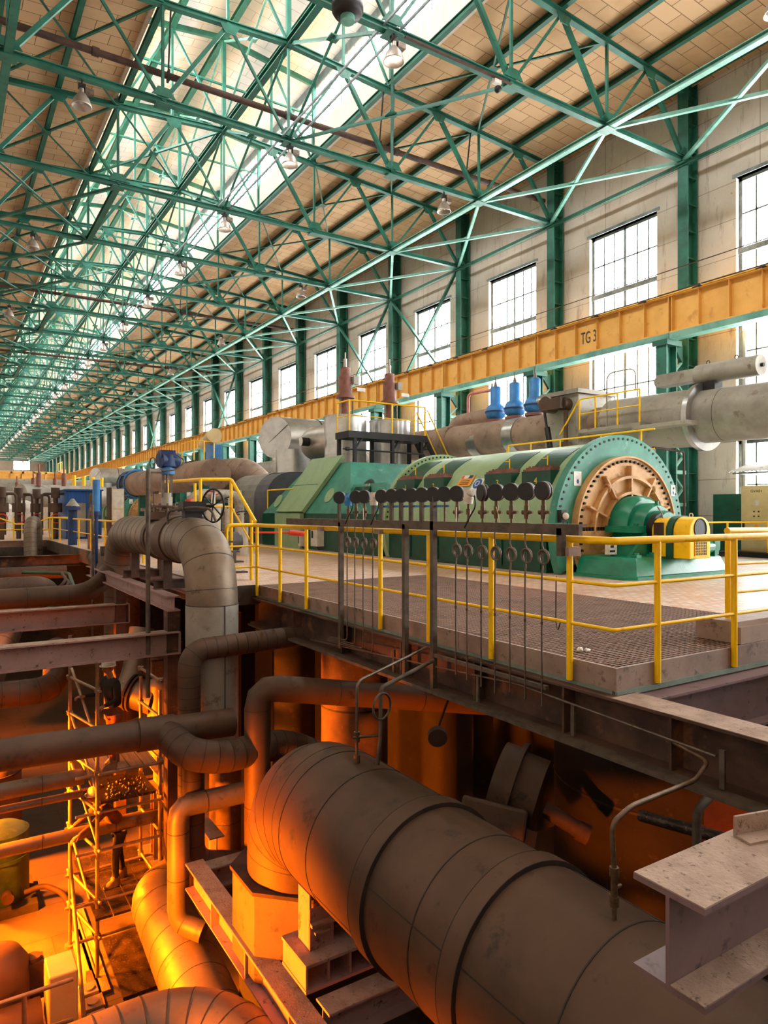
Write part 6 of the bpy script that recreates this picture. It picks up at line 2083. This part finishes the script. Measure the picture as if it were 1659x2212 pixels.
for x, y in ((10.4, 33.6), (11.4, 33.6), (10.4, 35.6), (10.9, 33.6)):
    MB().cyl((x, y, 3.85), (x, y, 4.8), .03, 8).build('rail_post', RAILY, wl)
MB().tube([(10.4, 35.6, 4.8), (10.4, 33.6, 4.8), (11.4, 33.6, 4.8)], .03, 8).build('guard_rail', RAILY, wl)
fa = thing('far_actuator', 'beige horizontal actuator cylinder above the brown duct', 'actuator', (12, 36, 4.8))
MB().cyl((11.4, 33.5, 5.1), (12.4, 38.0, 5.1), .36, 24).build('barrel', BEIGE, fa)
MB().box(11.5, 12.1, 34.4, 35.2, 3.95, 4.75).build('bracket', BLUE, fa)
sv_ = thing('silver_pipework', 'crumpled silver lagged pipe loop behind the step platform', 'pipe', (7.5, 22, 1))
MB().tube(bend([(6.7, 22.0, 0), (6.7, 22.0, 1.9), (8.4, 22.2, 1.9), (8.4, 22.2, 0)], .45), .17, 18).tube(bend([(7.2, 22.0, 0), (7.2, 22.0, 1.45), (7.9, 22.1, 1.45), (7.9, 22.1, 0)], .3), .13, 16).build('lagging', COPPER, sv_)
pv = thing('pump_valves', 'white and grey pump valve group behind the step platform', 'valve', (7.2, 20.5, 0))
for x, r, z1 in ((6.4, .15, 1.2), (6.9, .22, 1.5), (7.4, .12, 1.35), (7.8, .2, .9)):
    MB().cyl((x, 20.4, 0), (x, 20.4, z1), r, 16).cyl((x, 20.4, z1), (x, 20.4, z1 + .08), r * 1.4, 16).cyl((x, 20.4, z1 + .08), (x, 20.4, z1 + .4), r * .3, 10).build('valve_body', WHITE, pv)
    MB().torus((x, 20.4, z1 + .4), (0, .3, 1), r * .9, .015, 18, 6).build('handwheel', RED if x == 6.9 else BLACK, pv)
mm = thing('blue_motor', 'small grey blue motor behind the yellow step platform', 'motor', (6.3, 17.6, 0))
MB().cyl((5.9, 17.6, .55), (6.6, 17.6, .55), .26, 22).cyl((6.6, 17.6, .55), (6.7, 17.6, .55), .18, 18).box(6.0, 6.5, 17.4, 17.8, 0, .35).build('body', GREYD, mm)
gp = thing('green_pump', 'dark green machine housing under the brown steam pipe', 'machine', (9.5, 29, 0))
MB().box(8.6, 10.2, 27.5, 31, 0, 1.7).cyl((9.0, 28.2, 1.7), (9.0, 28.2, 2.4), .4, 20).box(8.7, 9.6, 27.6, 28.8, 1.7, 1.85).build('housing', GEND, gp)
vh = thing('valve_chest', 'grey brown bonnet of a steam valve chest behind the blue drive head', 'valve chest', (6.2, 20, 0))
MB().cyl((5.9, 22.5, 0), (5.9, 22.5, 1.35), .5, 26).cyl((5.9, 22.5, 1.35), (5.9, 22.5, 1.45), .62, 26).cyl((5.9, 22.5, 1.45), (5.9, 22.5, 1.9), .22, 20).build('bonnet', PIPEB, vh)
# row of vessels and valves far left
for k, (x, y, tx) in enumerate(((4.4, 47, 'nearest'), (4.9, 55, 'second'), (4.6, 64, 'third'))):
    hv = thing('heater_vessel', 'silver lagged heater with white domes far down the hall, %s one' % tx, 'vessel', (x, y, 0), 'lagged heaters far down the hall')
    MB().cyl((x - .4, y, 2.3), (x + 4.6, y + 2.6, 2.3), .7, 30).sphere((x + 4.6, y + 2.6, 2.3), .7, 26, 14).build('shell', PIPEG, hv)
    for a in (-.3, 1.5):
        MB().sphere((x + a, y - 1.3, 1.5), .55, 24, 14, .9).cyl((x + a, y - 1.3, 0), (x + a, y - 1.3, 1.4), .53, 24).build('dome', WHITE, hv)
    for a in (0, 1.4):
        MB().cyl((x + .6 + a, y, 2.9), (x + .6 + a, y, 3.7), .14, 12).cyl((x + .6 + a, y, 3.7), (x + .6 + a, y, 4.2), .05, 8).build('stem_valve', REDBR, hv)
for k, (x, y) in enumerate(((2.4, 37.5), (3.2, 38.5), (4.2, 40.5), (4.7, 37.3))):
    vs_ = thing('valve_stand', 'dark valve stand with pipe loop beyond the pit, %s from the left' % ('first' if k == 0 else ORD[k]), 'valve', (x, y, 0), 'valve stands beyond the pit')
    MB().cyl((x, y, 0), (x, y, 2.0), .11, 14).cyl((x, y, 1.3), (x, y, 1.75), .3, 18).cyl((x, y, 2.0), (x, y, 2.5), .2, 14).build('body', CLAD_D, vs_)
    MB().tube(bend([(x - .6, y, .2), (x - .6, y, 2.2), (x + .6, y, 2.2), (x + .6, y, .4)], .2), .06, 10).build('pipe_loop', CLAD_D, vs_)
    MB().torus((x, y - .25, 1.0), (0, 1, 0), .22, .025, 20, 6).build('handwheel', RED, vs_)
for k in range(4):
    solo('yellow_bollard_valve', MB().cyl((9.2 + k * .9, 62 + k, 3.2), (9.2 + k * .9, 62 + k, 4.3), .15, 14).sphere((9.2 + k * .9, 62 + k, 3.1), .34, 14, 8), RAILY, 'yellow topped round valve far down the hall, %s of four' % ORD[k], 'valve', 'yellow topped valves')
lagged('far_main', 'pale lagged main pipe behind the blue hut', [(3.0, 79, 3.6), (16, 78, 3.6)], 1.0, PIPEG, seam=3, n=26)


# ================================================================== the two workers on the scaffold
def skin_body(name, pts, edges, radii, material, parent, levels=2):
    loc = Vector(parent['_loc'])
    me = bpy.data.meshes.new(name)
    me.from_pydata([tuple(Vector(p) - loc) for p in pts], edges, [])
    me.materials.append(material)
    o = bpy.data.objects.new(name, me)
    COL.objects.link(o)
    o.parent = parent
    o['_loc'] = tuple(loc)
    o.modifiers.new('skin', 'SKIN')
    for i, r in enumerate(radii):
        me.skin_vertices[0].data[i].radius = (r, r) if not isinstance(r, tuple) else r
    me.skin_vertices[0].data[0].use_root = True
    s = o.modifiers.new('smooth', 'SUBSURF')
    s.levels = s.render_levels = levels
    for m_ in o.modifiers:
        if m_.type == 'SKIN':
            m_.use_smooth_shade = True
    return o


def make_person(label, base, yaw, lean, arms, jacket, trousers):
    """base: point between the feet; yaw: facing; lean: forward tilt of the trunk; arms: two (elbow, wrist) offsets in body axes"""
    b = Vector(base)
    fx = Vector((math.cos(yaw), math.sin(yaw), 0))
    sx = Vector((-math.sin(yaw), math.cos(yaw), 0))
    up = Vector((0, 0, 1))
    tu = (up * math.cos(lean) + fx * math.sin(lean))
    P = lambda f, s, u: b + fx * f + sx * s + up * u
    t = thing('person', label, 'person', base)
    hip = P(0, 0, .95)
    chest = hip + tu * .38
    neck = hip + tu * .52
    head = neck + (tu + up * .4).normalized() * .19 + fx * .02
    pts, ed, ra = [hip], [], [.15]

    def add(p, par, r):
        pts.append(p)
        ra.append(r)
        ed.append((par, len(pts) - 1))
        return len(pts) - 1
    w_ = add(hip + tu * .18, 0, .135)
    c_ = add(chest, w_, .155)
    n_ = add(neck, c_, .06)
    for sgn, (el, wr) in zip((1, -1), arms):
        s_ = add(chest + tu * .08 + sx * sgn * .17, c_, .075)
        e_ = chest + tu * .08 + sx * sgn * (.2 + el[1]) + fx * el[0] + up * el[2]
        wv = e_ + fx * wr[0] + sx * sgn * wr[1] + up * wr[2]
        e = add(e_, s_, .05)
        add(wv, e, .036)
        hand(t, wv, (wv - e_).normalized(), sgn, fx)
    skin_body('jacket', pts, ed, ra, jacket, t)
    pts, ed, ra = [hip], [], [.125]
    for sgn, f in ((1, .06), (-1, -.06)):
        a = add(P(0, sgn * .09, .82), 0, .1)
        k = add(P(f + .04, sgn * .11, .5), a, .075)
        add(P(f * 1.5, sgn * .11, .1), k, .055)
        bt = MB()
        q = P(f * 1.5, sgn * .11, 0)
        bt.loft([[q + fx * (x + .09 * math.cos(2 * PI * i / 12) * l_) + sx * (.048 * w2 * math.sin(2 * PI * i / 12)) + up * z for i in range(12)] for x, l_, w2, z in ((.06, 1.55, 1.0, 0), (.06, 1.55, 1.05, .035), (.04, 1.3, 1.0, .07), (0, .75, .95, .11), (0, .7, 1.1, .17))], True, True)
        bt.build('boot', BOOT, t)
    skin_body('trousers', pts, ed, ra, trousers, t)
    # head with face, ears and helmet
    hm = MB()
    hx = (fx + tu * -.1).normalized()
    for k in range(11):
        pass
    rows = []
    for k in range(12):
        v = -1 + 2 * k / 11
        r = math.sqrt(max(0, 1 - v * v))
        row = []
        for i in range(16):
            a = 2 * PI * i / 16
            jaw = 1 - .22 * max(0, -v)
            row.append(head + hx * (.098 * r * math.cos(a) * jaw + (.012 if v < 0 and math.cos(a) > 0 else 0)) + sx * (.076 * r * math.sin(a) * jaw) + up * (.118 * v))
        rows.append(row)
    hm.loft(rows, True, True)
    hm.prism([head + hx * .095 + up * .03, head + hx * .125 + up * -.025, head + hx * .095 + up * -.03], sx * .022)
    for sgn in (1, -1):
        hm.sphere(head + sx * sgn * .078 - hx * .005, .024, 8, 6, 1.5)
    hm.sphere(head + hx * .082 + up * -.055, .02, 8, 6, .5)
    hm.cyl(neck, head + up * -.08, .05, 12)
    ho_ = hm.build('head', SKIN, t)
    ey = MB()
    for sgn in (1, -1):
        ey.sphere(head + hx * .088 + sx * sgn * .032 + up * .015, .012, 8, 6)
    ey.build('eyes', BLACK, ho_)
    cap = MB().lathe([(.112, .02), (.11, .08), (.08, .125), (.03, .145), (0, .146)], head, up, 24, True, False)
    cap.lathe([(.112, .015), (.135, .02), (.135, .026), (.112, .03)], head + hx * .02, up, 24, True, False)
    cap.build('helmet', WHITE, t)
    return t


def hand(parent, w, d, sgn, fx):
    x, y, _ = basis(d)
    m = MB()
    m.loft([[w + d * k + x * (a * s * .5) + y * (c * .014) for a, c in ((-.042, -1), (.042, -1), (.042, 1), (-.042, 1))] for k, s in ((-.01, 1.3), (.04, 1.9), (.085, 1.9))], True, True)
    for i, L in enumerate((.07, .08, .075, .06)):
        o = w + d * .085 + x * ((i - 1.5) * .019)
        m.tube([o, o + d * L * .5 - y * .006, o + d * L * .8 - y * .03, o + d * L * .75 - y * .05], .008, 8, True, [.009, .0085, .008, .006])
    o = w + d * .02 + x * (-.036 * sgn)
    m.tube([o, o + d * .035 - x * (.02 * sgn) - y * .01, o + d * .065 - x * (.016 * sgn) - y * .03], .009, 8, True, [.011, .01, .007])
    return m.build('hand', SKIN, parent)


make_person('person in dark trousers and work jacket standing upright on the upper scaffold deck', (2.42, 12.15, -2.87), math.radians(200), .12, (((.05, .05, -.26), (.22, -.02, -.06)), ((.1, .05, -.24), (.24, .0, .02))), TROUS, TROUSR)
make_person('person in orange brown jacket bending on the lower scaffold deck, reaching left', (2.52, 12.25, -4.87), math.radians(185), .62, (((.22, .08, -.14), (.24, .05, -.1)), ((.2, .06, -.2), (.2, .0, -.12))), JACKET, TROUS)
fix_normals()
